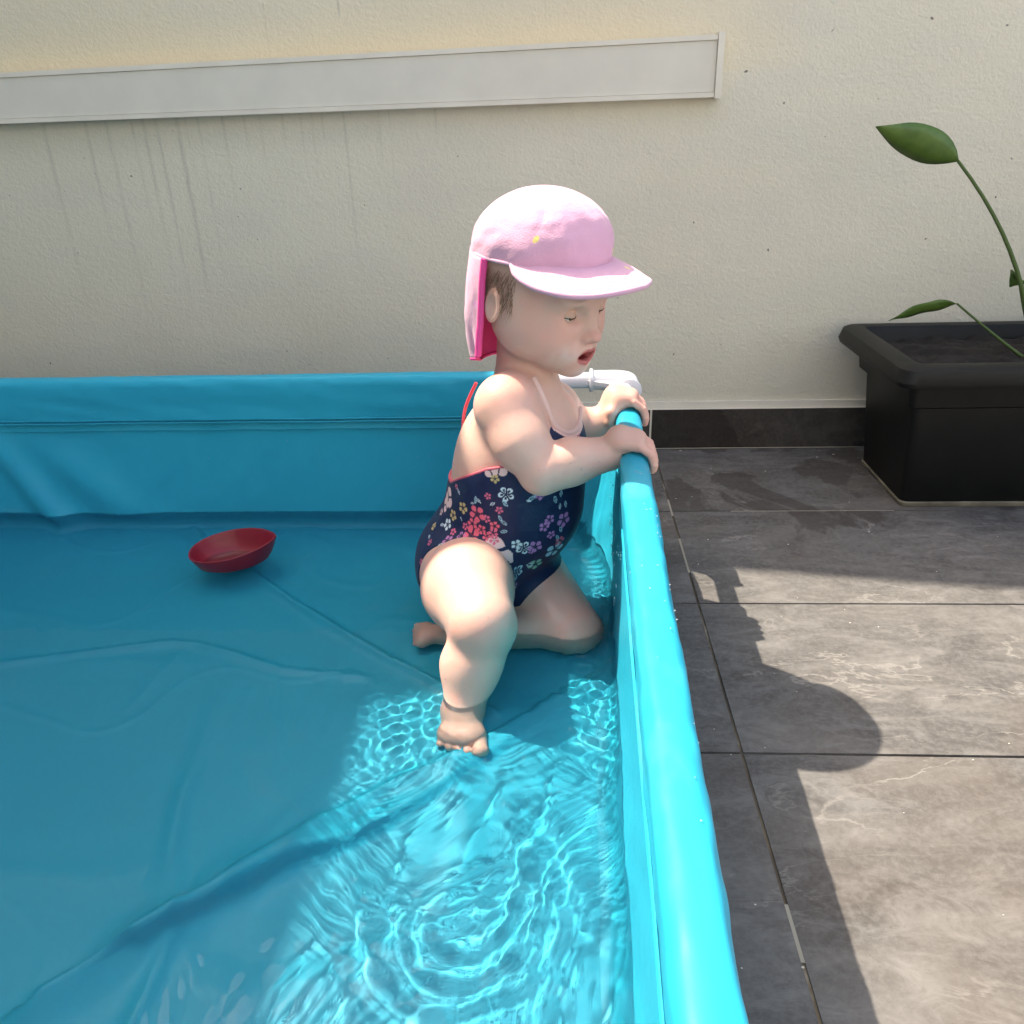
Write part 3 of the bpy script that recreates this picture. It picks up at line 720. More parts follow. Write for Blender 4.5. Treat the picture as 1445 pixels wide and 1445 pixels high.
dm = np.sqrt(((V-MO)@HF/.0145)**2+((V-MO)@HL/.0128)**2+((V-MO)@HU/.0058)**2); blend(inner, np.clip((1.04-dm)/.05, 0, 1)*(lf < .0795))
ah = np.degrees(np.arctan2(np.abs(ll), lf)); rl = np.hypot(ll/.069, (lf+.006)/.083)
blend(np.array([.24, .14, .085]), np.clip((ah-72)/34, 0, 1)*np.clip((lu+.034)/.02, 0, 1)*(lu > -.05)*(rl > .86)*(rl < 1.13)*.62)
for sgn in (-1, 1): blend(np.array([.16, .085, .05]), np.clip(1.2-np.sqrt(((ll-sgn*.028)/.014)**2+((lu+.0035-.0)/.0025)**2), 0, 1)*(lf > .05)*.5)
s = NT('skin', .47); an = s.n('ShaderNodeAttribute', attribute_name='tint'); s.col(an.outputs['Color'])
s.inp('Subsurface Weight', .35); s.b.inputs['Subsurface Radius'].default_value = (1, .28, .14); s.inp('Subsurface Scale', .008); s.inp('Specular IOR Level', .38)
s.inp('Roughness', s.ramp(s.noise(60, None, 3), [(.3, .36), (.7, .58)])); s.inp('Coat Weight', s.ramp(s.noise(24, None, 4), [(.45, 0), (.62, .28)])); s.inp('Coat Roughness', .12)
s.bump(s.math('ADD', s.noise(420, None, 2), s.math('MULTIPLY', s.noise(70, None, 2), 1.2)), .16, .0012); M['skin'] = s.m
kid = empty('person', (float(pelv[0]), float(pelv[1]), 0.)); 
tag(kid, 'toddler in a navy flowered swimsuit kneeling in the pool and gripping its rail', 'person')
def K(o): return adopt(o, kid)
bodyo = K(mesh('body', V, F, M['skin'])); set_color(bodyo, col); bodyo.cycles.is_caustics_receiver = True

# --- swimsuit, following the torso
Su = Field((-.225, .860, .02), (.075, 1.10, .40), .00095)
torso(Su)
dN0 = nrm(kneeN-hipN); dF0 = nrm(kneeF-hipF)
Su.cone(hipN, kneeN*.45+hipN*.55+np.array([0, 0, .008]), .054, .052, .022); Su.cone(hipF, kneeF, .053, .040, .022)
Su.v -= .0030
xg = (Su.lo[0]+np.arange(Su.n[0])*Su.h)[:, None, None]; yg = (Su.lo[1]+np.arange(Su.n[1])*Su.h)[None, :, None]; zg = (Su.lo[2]+np.arange(Su.n[2])*Su.h)[None, None, :]
def tcoord(x, y, z):
    t = np.clip((z-pelv[2])/(chest[2]-pelv[2]), -.5, 1.6); cx = pelv[0]+(chest[0]-pelv[0])*t; cy = pelv[1]+(chest[1]-pelv[1])*t
    return np.arctan2((x-cx)*TL[0]+(y-cy)*TL[1], (x-cx)*TF[0]+(y-cy)*TF[1])
def ztop(th):                 # top edge of the suit round the body: 0 = front, +-180 = back
    return np.interp(np.degrees(th), ZX, ZY)
bpx = px_of(V)
def pickb(px, py):
    i = np.where(np.hypot(bpx[0]-px, bpx[1]-py) < 2.5)[0]; return V[i[np.argmin(bpx[2][i])]]
NECK = [pickb(*p) for p in ((779, 590), (784, 600), (791, 607), (800, 612), (809, 611), (816, 604), (820, 592))]
ZT = (at(808, 602, y=.935)[2], at(705, 655, y=.905)[2], at(642, 664, y=.985)[2])
nk = [(math.degrees(float(tcoord(p[0], p[1], p[2]))), p[2]) for p in NECK]; nk.sort(); nk = [nk[0]]+[q for p, q in zip(nk[:-1], nk[1:]) if q[0] > p[0]+.3]
ZX = [-180, -130, -90, -62, nk[0][0]-7]+[q[0] for q in nk]+[nk[-1][0]+7, max(62, nk[-1][0]+9), 90, 130, 180]
ZY = [ZT[2], ZT[2]+.004, ZT[1], ZT[1]+.012, ZT[1]+.030]+[q[1]-.001 for q in nk]+[ZT[1]+.030, ZT[1]+.010, ZT[1], ZT[2]+.004, ZT[2]]
th = tcoord(xg, yg, zg); cut = zg-ztop(th)
Su.v = np.maximum(Su.v, cut.astype(np.float32))
def halfspace(p, n): return ((xg-p[0])*n[0]+(yg-p[1])*n[1]+(zg-p[2])*n[2])
# leg openings: the cloth stops where each thigh swells out of the hip
Tq = Field((-.225, .860, .02), (.075, 1.10, .40), .00095); torso(Tq)
Lq = Field((-.225, .860, .02), (.075, 1.10, .40), .00095); Lq.v[:] = .2
Lq.cone(hipN+dN0*.012, kneeN, .055, .045, .001); Lq.cone(hipF+dF0*.012, kneeF, .054, .042, .001)
Su.v = np.maximum(Su.v, (Tq.v-Lq.v*.55-.0115)*1.0)
del Tq, Lq
SV, SF = Su.nets(1)
fp_ = px_of(SV)
navy = np.array([.005, .013, .060]); sc_ = np.tile(navy, (len(SV), 1))
tha = tcoord(SV[:, 0], SV[:, 1], SV[:, 2]); edge = ztop(tha)-SV[:, 2]
order = np.argsort(fp_[2])
def pick(px, py):
    m = np.hypot(fp_[0]-px, fp_[1]-py) < 2.2
    if not m.any(): return None
    i = np.where(m)[0]; return i[np.argmin(fp_[2][i])]
me_ = mesh('swimsuit', SV, SF, None); SN = np.zeros((len(SV), 3), np.float32); me_.data.vertex_normals.foreach_get('vector', SN.ravel()) if 0 else None
buf = np.zeros(len(SV)*3, np.float32); me_.data.vertex_normals.foreach_get('vector', buf); SN = buf.reshape(-1, 3)
def local(i, r):
    c = SV[i]; nn = SN[i]; e1 = nrm(r2n-nn*r2n.dot(nn)); e2 = nrm(np.cross(nn, e1))
    j = np.where((np.abs(SV-c).max(1) < r*1.25) & (SN@nn > .1))[0]; d = SV[j]-c
    return j, d@e1, d@e2
def flower(i, r, colr, kind='solid', rot=0., pet=5):
    j, x, y = local(i, r); rr = np.hypot(x, y)/r; a = (np.arctan2(y, x)+rot) % (2*PI/pet)-PI/pet
    lim = .62+.38*np.cos(a*pet/2*1.15)**.7 if kind != 'three' else .70+.3*np.cos(a*1.6)
    notch = np.abs(a) > PI/pet-.10/np.maximum(rr, .12)
    inn = (rr < lim) & ~notch & (rr > .13)
    if kind == 'outline': inn = (inn & ((rr > lim-.26) | (np.abs(a) > PI/pet-.36) | (rr < .3)))
    sc_[j[inn]] = colr
    c2 = rr < .11
    if kind == 'solid' and r > .006: sc_[j[(rr > .16) & (rr < .36) & (np.abs(a) < .07/np.maximum(rr, .1))]] = np.array(colr)*.25
def leaf(i, r, ang, colr):
    j, x, y = local(i, r); u = (x*math.cos(ang)+y*math.sin(ang))/r; v = (-x*math.sin(ang)+y*math.cos(ang))/r
    e = v/(.42*np.clip(1-u*u, 0, 1)+1e-4); m = (np.abs(u) < 1) & (np.abs(e) < 1) & ((np.abs(e) > .55) | (np.abs(v) < .06))
    sc_[j[m]] = colr
def waves(i, r):
    j, x, y = local(i, r); R_ = .0062; row = np.floor(y/(R_*.5)); 
    best = np.zeros(len(j), bool); env = vnoise(x*90+i, y*90, 77)+.45-np.hypot(x, y)/r*.6
    for dr in (0, 1):
        cy = (row+dr*0)*R_*.5; cx = (np.round(x/R_-(row % 2)*.5)+(row % 2)*.5)*R_; d = np.hypot(x-cx, y-cy)/R_
        best |= (np.abs((d*5.2) % 1-.5) < .22) & (d < .58)
    sc_[j[best & (env > 0)]] = np.array([.012, .030, .075])
PK = (.82, .13, .20); PK2 = (.74, .15, .26); BL = (.84, .56, .54); YL = (.62, .46, .20); MV = (.50, .20, .46); WH = (.62, .74, .80); PB = (.36, .58, .68); GN = (.22, .46, .36)
def mm(i): return fp_[2][i]/F_PX
for px, py, r in ((768, 722, 34), (717, 796, 34), (612, 730, 20), (650, 700, 22)):
    i = pick(px, py)
    if i is not None: waves(i, r*mm(i))
for px, py, r, c, k, ro in (
    (693, 778.5, 19, BL, 'three', .5), (631, 701, 13, BL, 'three', 0), (627, 712, 9, BL, 'three', 1), (703, 661, 11, BL, 'three', .3), (691, 666, 9, BL, 'three', .9), (784, 777, 13, PB, 'solid', .4),
    (671.7, 726.4, 13, PK, 'solid', .3), (665, 740, 8.5, PK, 'solid', 0), (663.6, 754.5, 13.5, PK, 'solid', .9), (686, 734, 6, PK2, 'solid', .2), (654.6, 742.5, 5.5, PK2, 'solid', .4), (678, 748.5, 7, PK, 'solid', .1),
    (696.8, 744.4, 7.5, PK, 'solid', .7), (695.4, 753.5, 7, PK2, 'solid', .2), (685, 757.5, 6.5, PK, 'solid', .5), (683.3, 766.5, 7, PK, 'solid', .6), (697, 763.5, 7, PK2, 'solid', .3), (687.8, 702, 5.2, PK2, 'solid', 0),
    (702.8, 721, 5.8, PK2, 'solid', .3), (638.4, 748.8, 5.5, PK2, 'solid', .3), (605, 764, 5, PK2, 'solid', .1), (642, 687, 4, PK2, 'solid', .1), (713, 699.4, 9.8, WH, 'outline', .2), (740, 775.3, 9.8, WH, 'outline', .5), (730.7, 809, 10.5, PB, 'outline', .1),
    (651, 716.5, 7.5, YL, 'solid', .5), (637.5, 727.6, 7, YL, 'solid', .2), (650, 779.4, 12, YL, 'solid', .1), (797, 735, 10, MV, 'solid', .3), (777, 734.5, 6.5, MV, 'solid', .1), (770, 744.4, 6.5, MV, 'solid', .6), (778.7, 756.6, 5.5, MV, 'solid', .2),
    (764, 698.5, 7.5, MV, 'solid', .4), (757, 797.4, 9.5, GN, 'solid', .2), (706, 819, 5, MV, 'solid', .1), (720.8, 818.7, 4.5, MV, 'solid', .5), (729, 827, 4.5, MV, 'solid', .2), (618.6, 782, 9, PK, 'solid', .2), (592, 793, 4.5, PK2, 'solid', .2), (812, 608, 7, PK, 'solid', .2), (800, 606, 5, PB, 'outline', .2), (610, 742, 5, YL, 'solid', 0)):
    i = pick(px, py)
    if i is not None: flower(i, r*(1.04 if c in (PK, PK2) else 1.22)*mm(i), c, k, ro, 3 if k == 'three' else 5)
for px, py, r, a in ((694, 713, 5, -.7), (711, 712, 6, .9), (705, 733, 6, 1.2), (709.5, 739, 6, .6), (709.5, 751.5, 6, -.3), (669, 706, 6, 1.6), (666, 712, 4, -.4), (674, 708, 5, .7), (643, 760, 6, .2), (642, 764, 7, 1.4), (624, 765, 6, 1.4), (619, 768, 5, -.3), (604, 756, 5, 1.3), (605, 784, 5, .2), (610, 789, 4, .8),
                     (751, 705, 7, -.5), (757, 697, 7, .3), (748, 708, 4, .2), (785, 706, 7, 1.3), (793, 698, 6, 1.5), (800, 712, 6, 1.4), (645, 694, 5, .9), (792, 715, 5, 1.5), (649, 733, 3, 1), (788, 760, 6, 1.2), (793, 748, 6, 1.3), (622, 740, 5, .5)):
    i = pick(px, py)
    if i is not None: leaf(i, r*mm(i), a, WH if r < 6 else PB)
for _ in range(70):            # the same print goes on round the sides and back that face away
    i = int(rng.integers(len(SV)))
    if SN[i]@nrm(O-SV[i]) > -.25: continue
    flower(i, rng.uniform(.004, .010), [PK, PK2, YL, MV, BL, WH][int(rng.integers(6))], 'solid' if rng.random() < .8 else 'outline', rng.uniform(0, 1))
# trims: dusty pink piping round the low sides and back, wide cream band at the neckline
front = (np.degrees(tha) > nk[0][0]-1) & (np.degrees(tha) < nk[-1][0]+1); slp = (ztop(tha+.01)-ztop(tha-.01))/.02/.078; edge = edge/np.sqrt(1+slp**2)
sc_[(edge < .0028) & ~front] = (.52, .10, .14); sc_[(edge < .0035) & front] = (.80, .52, .46)
set_color(me_, sc_)
s = NT('swimsuit_fabric', .55); an = s.n('ShaderNodeAttribute', attribute_name='tint'); s.col(an.outputs['Color']); s.inp('Sheen Weight', .05); s.inp('Specular IOR Level', .35)
s.bump(s.math('ADD', s.noise(900, None, 1), s.math('MULTIPLY', s.noise(35, None, 3, .5, .8), 2.5)), .3, .0012); M['suit'] = s.m
me_.data.materials.append(s.m); K(me_); me_.cycles.is_caustics_receiver = True

# halter straps and a seam line down the side
def on_suit_strap(pts, wdt, name, m, th_=.0016):
    pts = [np.array(p) for p in pts]; Vv = []; n = 40
    for i in range(n):
        t = i/(n-1)*(len(pts)-1); k = min(int(t), len(pts)-2); f_ = t-k
        p0 = pts[max(k-1, 0)]; p1 = pts[k]; p2 = pts[k+1]; p3 = pts[min(k+2, len(pts)-1)]
        p = .5*((2*p1)+(-p0+p2)*f_+(2*p0-5*p1+4*p2-p3)*f_**2+(-p0+3*p1-3*p2+p3)*f_**3)
        Vv.append(p)
    return K(tube(Vv, wdt, 10, name, m))
M['strap'] = mat_simple('strap_red', (.62, .06, .09), .6); M['strap2'] = mat_simple('strap_cream', (.74, .50, .44), .65)

# --- sun hat
hat = empty('sun_hat', tuple(map(float, HC))); tag(hat, "pale pink legionnaire sun hat with neck flap on the toddler's head", 'hat')
def Hh(o): return adopt(o, hat)
def cloth(name, cin, cout, yel=False):
    s = NT(name, .85); s.inp('Sheen Weight', .2); g_ = s.geo or s.t.nodes.new('ShaderNodeNewGeometry'); s.geo = g_
    c = s.mix(g_.outputs['Backfacing'], cout, cin)
    tc = s.n('ShaderNodeTexVoronoi'); tc.inputs['Scale'].default_value = 30; s.set(tc.inputs['Vector'], s.pos())
    tc2 = s.n('ShaderNodeTexVoronoi'); tc2.inputs['Scale'].default_value = 42; s.set(tc2.inputs['Vector'], s.pos())
    if yel:
        dots = s.ramp(s.math('ADD', tc.outputs['Distance'], s.math('MULTIPLY', s.noise(260, None, 1), .14)), [(.20, 1), (.215, 0)])
        sel = s.ramp(tc.outputs['Color'], [(.55, 0), (.57, 1)]); sel2 = s.ramp(tc.outputs['Color'], [(.3, 1), (.33, 0)])
        c = s.mix(s.math('MULTIPLY', dots, sel), c, (.85, .70, .22)); c = s.mix(s.math('MULTIPLY', dots, sel2), c, (.80, .38, .62))
    s.col(c); wv = s.noise(700, None, 1)
    s.bump(s.math('ADD', wv, s.math('MULTIPLY', s.noise(45, None, 3), 3)), .35, .0015)
    return s.m
M['hat'] = cloth('pink_cotton', (.80, .10, .30), (.72, .39, .52), True); M['hotpink'] = mat_simple('hot_pink_trim', (.85, .075, .30), .8, .3, 500)
CC = hp(-.006, 0, .026); cr = (.0835, .0720, .0660)
nt_, npn = 44, 96; Vc = []
for i in range(nt_):
    v = i/(nt_-1); la = PI/2-v*(PI/2+.10)
    for j in range(npn):
        a = 2*PI*j/npn
        rk = 1+.012*math.cos(6*a)*math.sin(min(1, v*1.3)*PI)+.075*float(vnoise(np.array(math.cos(a)*1.7+5), np.array(math.sin(a)*1.7+v*3), 81))*min(1, (1.05-v)*2)*min(1, v*3)+.03*float(vnoise(np.array(math.cos(a)*4.2+v*5), np.array(math.sin(a)*4.2), 82))*min(1, v*2)+.030*float(vnoise(np.array(math.cos(a)*7+v*3), np.array(math.sin(a)*7-v*5), 85))*min(1, v*2)+.012*float(vnoise(np.array(a*2+v*16), np.array(v*10-a), 83))-.16*max(0, .16-abs(float(vnoise(np.array(math.cos(a)*3+v*2), np.array(math.sin(a)*3-v), 84))))*min(1, v*2)
        seam_ = -.006*math.exp(-((((a+PI/6) % (PI/3))-PI/6)/.035)**2)*(v > .02)
        boxy = 1+.015*math.sin(2*la)**2
        c_ = math.cos(la)*boxy*rk+seam_; s__ = math.sin(la)*(1+.0*v)
        Vc.append(CC+HF*cr[0]*c_*math.cos(a)+HL*cr[1]*c_*math.sin(a)+HU*(cr[2]*s__*boxy**.5+.010*math.cos(a)*c_))
Fc = grid_faces(nt_, npn, True)
crown = Hh(mesh('crown', Vc, Fc[:, ::-1] if 0 else Fc, M['hat'])); md = crown.modifiers.new('t', 'SOLIDIFY'); md.thickness = .002
Hh(tube([CC+HU*(cr[2]*1.012), CC+HU*(cr[2]*1.03)], [.005, .004], 16, 'button', M['hat']))
def rim(a, du=0, k=1.0): la = -.10; return CC+HF*cr[0]*math.cos(la)*math.cos(a)*k+HL*cr[1]*math.cos(la)*math.sin(a)*k+HU*(cr[2]*math.sin(la)+du+.010*math.cos(a))
# brim
nb, mb = 61, 18; Vb = []
for i in range(nb):
    a = -R(78)+R(156)*i/(nb-1); e = math.cos(a/R(78)*PI/2)**.62
    for j in range(mb):
        t = j/(mb-1); L = .054*e*t
        p = rim(a)+nrm(HF*math.cos(a*.62)+HL*math.sin(a*.62))*L
        p = p+HU*(-.002*t*e-.004*t*t*e-.020*t*abs(math.sin(a))**1.5*e**.7+.004*float(vnoise(np.array(i*.13), np.array(t*1.5), 91))*t)
        Vb.append(p)
for k in range(6):
    j_ = int(round((k*60+30)/360*npn)) % npn; Hh(tube([np.array(Vc[i*npn+j_])*1.0+(np.array(Vc[i*npn+j_])-CC)*.010 for i in range(1, nt_)], .0011, 6, 'crown_seam', M['hat']))
br = Hh(mesh('brim', Vb, grid_faces(nb, mb), M['hat'])); md = br.modifiers.new('t', 'SOLIDIFY'); md.thickness = .0055; md.offset = 0
Hh(tube([Vb[i*mb+mb-1] for i in range(nb)], .0031, 8, 'brim_piping', M['hat']))
for q in (12, 14): Hh(tube([Vb[i*mb+q]+HU*.0027 for i in range(3, nb-3)], .0004, 6, 'stitching', M['hat']))
# neck flap, from ear to ear round the back
nf, mf = 80, 34; Vf = []
for i in range(nf):
    a = R(88)+R(167)*i/(nf-1)
    for j in range(mf):
        t = j/(mf-1); wv = .0050*math.sin(a*8+t*2.5)*t+.010*float(vnoise(np.array(a*3.), np.array(t*2.), 95))*t+.004*float(vnoise(np.array(a*8.), np.array(t*5.), 96))*t
        out = 1.0+(.02+.06*math.sin(PI*min(1, t*1.05)))*.6
        endl = .134-.026*(1-math.sin(PI*i/(nf-1)))
        base_ = rim(a, 0, out)+HF*(.020*t*t*max(0, -math.cos(a)))+nrm(HF*math.cos(a)+HL*math.sin(a))*wv
        Vf.append(base_+(HU*-.75+np.array([0, 0, -.25]))*endl*t*1.03)
fla = Hh(mesh('neck_flap', Vf, grid_faces(nf, mf)[:, ::-1], M['hat'])); fla.data.materials.clear(); fla.data.materials.append(M['hotpink']); fla.data.materials.append(M['hat']); md = fla.modifiers.new('t', 'SOLIDIFY'); md.thickness = .0014; md.material_offset = 1; md.material_offset_rim = 1
Hh(tube([Vf[i*mf+mf-1] for i in range(nf)], .0022, 8, 'flap_trim', M['hotpink'])); Hh(tube([Vf[j] for j in range(mf)], .0040, 8, 'flap_trim', M['hotpink'])); Hh(tube([Vf[(nf-1)*mf+j] for j in range(mf)], .0042, 8, 'flap_trim', M['hotpink']))
Hh(tube([rim(2*PI*k/72, .001, 1.004) for k in range(73)], .0022, 8, 'hat_band', M['hotpink'] if 0 else M['hat'], caps=False))

# --- eyes, teeth, hair
s = NT('eye', .08); q_ = s.n('ShaderNodeTexCoord'); sp = s.n('ShaderNodeSeparateXYZ'); s.set(sp.inputs[0], q_.outputs['Object'])
rad = s.math('SQRT', s.math('ADD', s.math('POWER', sp.outputs[1], 2.), s.math('POWER', sp.outputs[2], 2.)))
iris = s.ramp(s.math('MULTIPLY', rad, 100), [(.0, (.004, .004, .005)), (.22, (.004, .004, .005)), (.26, (.10, .06, .03)), (.50, (.06, .035, .02)), (.55, (.70, .68, .66))])
s.col(iris)
for sgn in (-1, 1):
    bm = bmesh.new(); bmesh.ops.create_uvsphere(bm, u_segments=24, v_segments=16, radius=.0112)
    e = bobj('eye', bm, s.m, None, smooth=True)
    ec = hp(.0615, sgn*.0265, -.0250); Rm = Matrix(((HF[0], HL[0], HU[0], ec[0]), (HF[1], HL[1], HU[1], ec[1]), (HF[2], HL[2], HU[2], ec[2]), (0, 0, 0, 1)))
    e.parent = kid; e.matrix_parent_inverse = Matrix.Translation(kid.location).inverted(); e.matrix_basis = Rm
    M.setdefault('skin_plain', mat_simple('skin_plain', (.62, .375, .28), .5, .1, 300))
    K(tube([ec+HF*math.cos(a)*math.cos(R(9))*.0125+HL*math.sin(a)*.0118-HU*(.0125*math.sin(R(9))*math.cos(a)-.0006) for a in np.linspace(-1.1, 1.1, 14)], .00055, 6, 'eyelashes', M.setdefault('lash', mat_simple('lash', (.05, .028, .018), .7))))
    for nm, keep in (('upper_eyelid', lambda el: el > R(-7)), ('lower_eyelid', lambda el: el < R(-14))):
        bm = bmesh.new(); bmesh.ops.create_uvsphere(bm, u_segments=48, v_segments=48, radius=.0121)
        bmesh.ops.delete(bm, geom=[v for v in bm.verts if not keep(math.atan2(v.co.z, abs(v.co.x)+1e-6)+.12*abs(math.sin(math.atan2(v.co.y, v.co.x)))*(1 if nm[0] == 'l' else -1)) or v.co.x < -.002], context='VERTS')
        l = bobj(nm, bm, M['skin_plain'], None, smooth=True); l.modifiers.new('t', 'SOLIDIFY').thickness = .0009
        l.parent = kid; l.matrix_parent_inverse = Matrix.Translation(kid.location).inverted(); l.matrix_basis = Rm
M['tooth'] = mat_simple('tooth', (.70, .67, .60), .25)
for l_ in (-.0034, .0034):
    bm = bmesh.new(); bmesh.ops.create_uvsphere(bm, u_segments=10, v_segments=8, radius=.0030); bmesh.ops.scale(bm, vec=(.6, 1, 1.25), verts=bm.verts)
    o = bobj('tooth', bm, M['tooth'], None, smooth=True); ec = hp(.0765, l_, -.0690)
    o.parent = kid; o.matrix_parent_inverse = Matrix.Translation(kid.location).inverted(); o.matrix_basis = Matrix(((HF[0], HL[0], HU[0], ec[0]), (HF[1], HL[1], HU[1], ec[1]), (HF[2], HL[2], HU[2], ec[2]), (0, 0, 0, 1)))
M['hair'] = mat_simple('brown_hair', (.17, .095, .052), .55, .6, 300)
Hv = []; Hf = []
for k in range(1900):           # fine wisps at temples and nape
    sgn = -1 if k % 3 else 1
    a = R(74+91*random.random()**.8); u0 = random.uniform(-.030, .012)
    base_ = hp(-.004+.083*math.cos(a)*.99, sgn*.0695*math.sin(a)*.99, u0); dn = -HU*.9+HF*random.uniform(-.5, .2); L = random.uniform(.010, .022)
    nn = nrm(HF*math.cos(a)+HL*sgn*math.sin(a)); sd = nrm(np.cross(nn, dn))*.00022
    i0 = len(Hv)
    for q in range(4):
        t = q/3; c = base_+dn*L*t+nn*(.0018+.0012*math.sin(t*3)-.001*t)-nn*0.0; Hv += [c-sd*(1-t*.8), c+sd*(1-t*.8)]
    for q in range(3): Hf.append((i0+2*q, i0+2*q+1, i0+2*q+3, i0+2*q+2))
K(mesh('hair', Hv, Hf, M['hair']))
tr = on_suit_strap([pickb(755, 533), pickb(764, 552), pickb(772, 572)]+NECK+[pickb(821, 577)], .0040, 'neckline_trim', M['strap2'])
on_suit_strap([at(656, 648, y=.975), at(653, 610, y=.985), at(657, 575, y=1.0), at(672, 540, y=1.0)], .0022, 'back_strap', M['strap'])
#---REST---
# ------------------------------------------------------------------ red dish floating in the pool
def dish():
    c = at(333, 790, z=ZW); ang = R(5)
    prof = [(0, .004), (.25, .0035), (.5, .004), (.68, .007), (.80, .014), (.91, .026), (.985, .034), (1.0, .0355), (1.03, .0355), (1.035, .034), (1.02, .032), (.965, .024), (.86, .011), (.74, .003), (.70, -.001), (.66, .001), (.4, .0015), (0, .001)]
    n = 96; V = []
    for r, z in prof:
        for j in range(n):
            a = 2*PI*j/n; cx, sy = math.cos(a), math.sin(a)
            rx = .0610; ry = .0455
            e = 2.2; k = (abs(cx)**e+abs(sy)**e)**(-1/e)
            x = rx*cx*k; y = ry*sy*k
            if x > 0: x *= 1.0+.10*(x/rx)**2*max(0, 1-(abs(y)/ry)*1.6); y *= 1-.16*(x/rx)
            lip = .0035*(x/rx)*(z > .01)
            V.append((r*x, r*y, z+lip*r))
    o = mesh('floating_dish', V, grid_faces(len(prof), n, True), M['red_plastic'])
    o.location = (c[0]-.002, c[1]+.002, ZW-.008); o.rotation_euler = (R(3), R(-3), ang+R(6))
    tag(o, 'dark red boat-shaped plastic dish floating in the shaded water', 'dish')
    o.cycles.is_caustics_receiver = True
dish()

# ------------------------------------------------------------------ planter with a leafy plant
pl = empty('planter', (.93, 1.48, 0)); tag(pl, 'black plastic trough planter with rolled rim standing against the stucco wall', 'planter')
def ring(x0, x1, y0, y1, z, rc=.012, n=5):
    pts = []
    for cx, cy, a0 in ((x1-rc, y1-rc, 0), (x0+rc, y1-rc, 90), (x0+rc, y0+rc, 180), (x1-rc, y0+rc, 270)):
        for k in range(n): a = R(a0+90*k/(n-1)); pts.append((cx+rc*math.cos(a), cy+rc*math.sin(a), z))
    return pts
def loft(name, rings, mat, cap=False, par=None):
    n = len(rings[0]); V = [p for r in rings for p in r]; F = [tuple(f) for f in grid_faces(len(rings), n, True)]
    if cap: F.append(tuple(range((len(rings)-1)*n, len(rings)*n)))
    o = mesh(name, V, F, mat); bm = bmesh.new(); bm.from_mesh(o.data); bmesh.ops.recalc_face_normals(bm, faces=bm.faces); bm.to_mesh(o.data); bm.free()
    o.data.polygons.foreach_set('use_smooth', [True]*len(o.data.polygons)); o.data.set_sharp_from_angle(angle=R(35))
    return adopt(o, par or pl)
bx0, bx1, by0, by1 = .617, 1.24, 1.362, 1.575
def rr_(g, z, rc=.014): return ring(bx0-g, bx1+g, by0-g, by1+g, z, rc)
ZP = .272
loft('planter_body', [rr_(-.002, .002), rr_(.0, .005), rr_(.016, ZP-.082), rr_(.028, ZP-.076), rr_(.034, ZP-.028)], M['black_plastic'], False)
loft('planter_rim', [rr_(.036, ZP-.030), rr_(.054, ZP-.034, .02), rr_(.064, ZP-.032, .024), rr_(.067, ZP-.024, .026), rr_(.062, ZP-.004, .026), rr_(.055, ZP, .022), rr_(.040, ZP+.002, .016), rr_(.028, ZP, .012), rr_(.024, ZP-.006, .01), rr_(.020, ZP-.06, .01)], M['black_plastic'])
M['dusty'] = mat_simple('dusty_edge', (.16, .14, .10), .9, .9, 60, .5)
loft('dusty_base', [rr_(.0015, .0005), rr_(.003, .003), rr_(.0035, .008), rr_(.001, .010)], M['dusty'])
xs_ = np.linspace(bx0-.02, bx1+.02, 90); ys_ = np.linspace(by0-.02, by1+.02, 34); X, Y = np.meshgrid(xs_, ys_)
Z = ZP-.024+.012*vnoise(X*40, Y*40, 101)+.008*vnoise(X*110, Y*110, 102)
adopt(mesh('soil', np.stack([X, Y, Z], -1).reshape(-1, 3), grid_faces(34, 90), M['soil']), pl)

s = NT('leaf_green', .42); n_ = s.noise(30, None, 4); s.col(s.ramp(n_, [(.3, (.055, .115, .022)), (.7, (.10, .18, .035))])); s.inp('Specular IOR Level', .4)
s.bump(s.noise(120, None, 2), .3, .001); M['leaf'] = s.m
M['stem'] = mat_simple('green_stem', (.07, .12, .03), .6, .2, 80)
pt = empty('leafy_plant', (.86, 1.47, ZP-.02)); tag(pt, 'green plant with long pointed leaves growing in the black planter', 'plant')
def leaf_obj(base, tip, wdt, droop, par, roll=0.):
    base = np.array(base); tip = np.array(tip); d = tip-base; L = np.linalg.norm(d); side = nrm(np.cross(d, [0, 0, 1.])); upv = nrm(np.cross(side, d)); side, upv = side*math.cos(roll)+upv*math.sin(roll), upv*math.cos(roll)-side*math.sin(roll); n = 14; V = []
    for i in range(n):
        t = i/(n-1); c = base+d*t+upv*(droop*4*t*(1-t)); w_ = wdt*max(.04, math.sin(PI*min(1, t**.8))**.9*(1-t*.15)) if t < 1 else .0006
        for k in (-1, -.5, 0, .5, 1): V.append(c+side*w_*k+upv*(abs(k)*w_*.35+.0015*math.sin(t*14+k)))
    o = adopt(mesh('leaf', V, grid_faces(n, 5), M['leaf']), par); md = o.modifiers.new('t', 'SOLIDIFY'); md.thickness = .0006
def stem_(pts, r, par): 
    P0 = np.array(pts); return adopt(tube([P0[0]*(1-t)**2+2*P0[1]*t*(1-t)+P0[2]*t*t for t in np.linspace(0, 1, 12)], np.linspace(r, r*.5, 12), 8, 'stem', M['stem']), par)
tipA = at(1236, 179, y=1.44); tipB = at(1254, 453, y=1.50)
leaf_obj([tipA[0]+.15, 1.47, tipA[2]-.055], tipA, .030, .004, pt, R(-62)); stem_([(.84, 1.47, ZP-.03), (.80, 1.47, .42), (tipA[0]+.15, 1.47, tipA[2]-.055)], .005, pt)
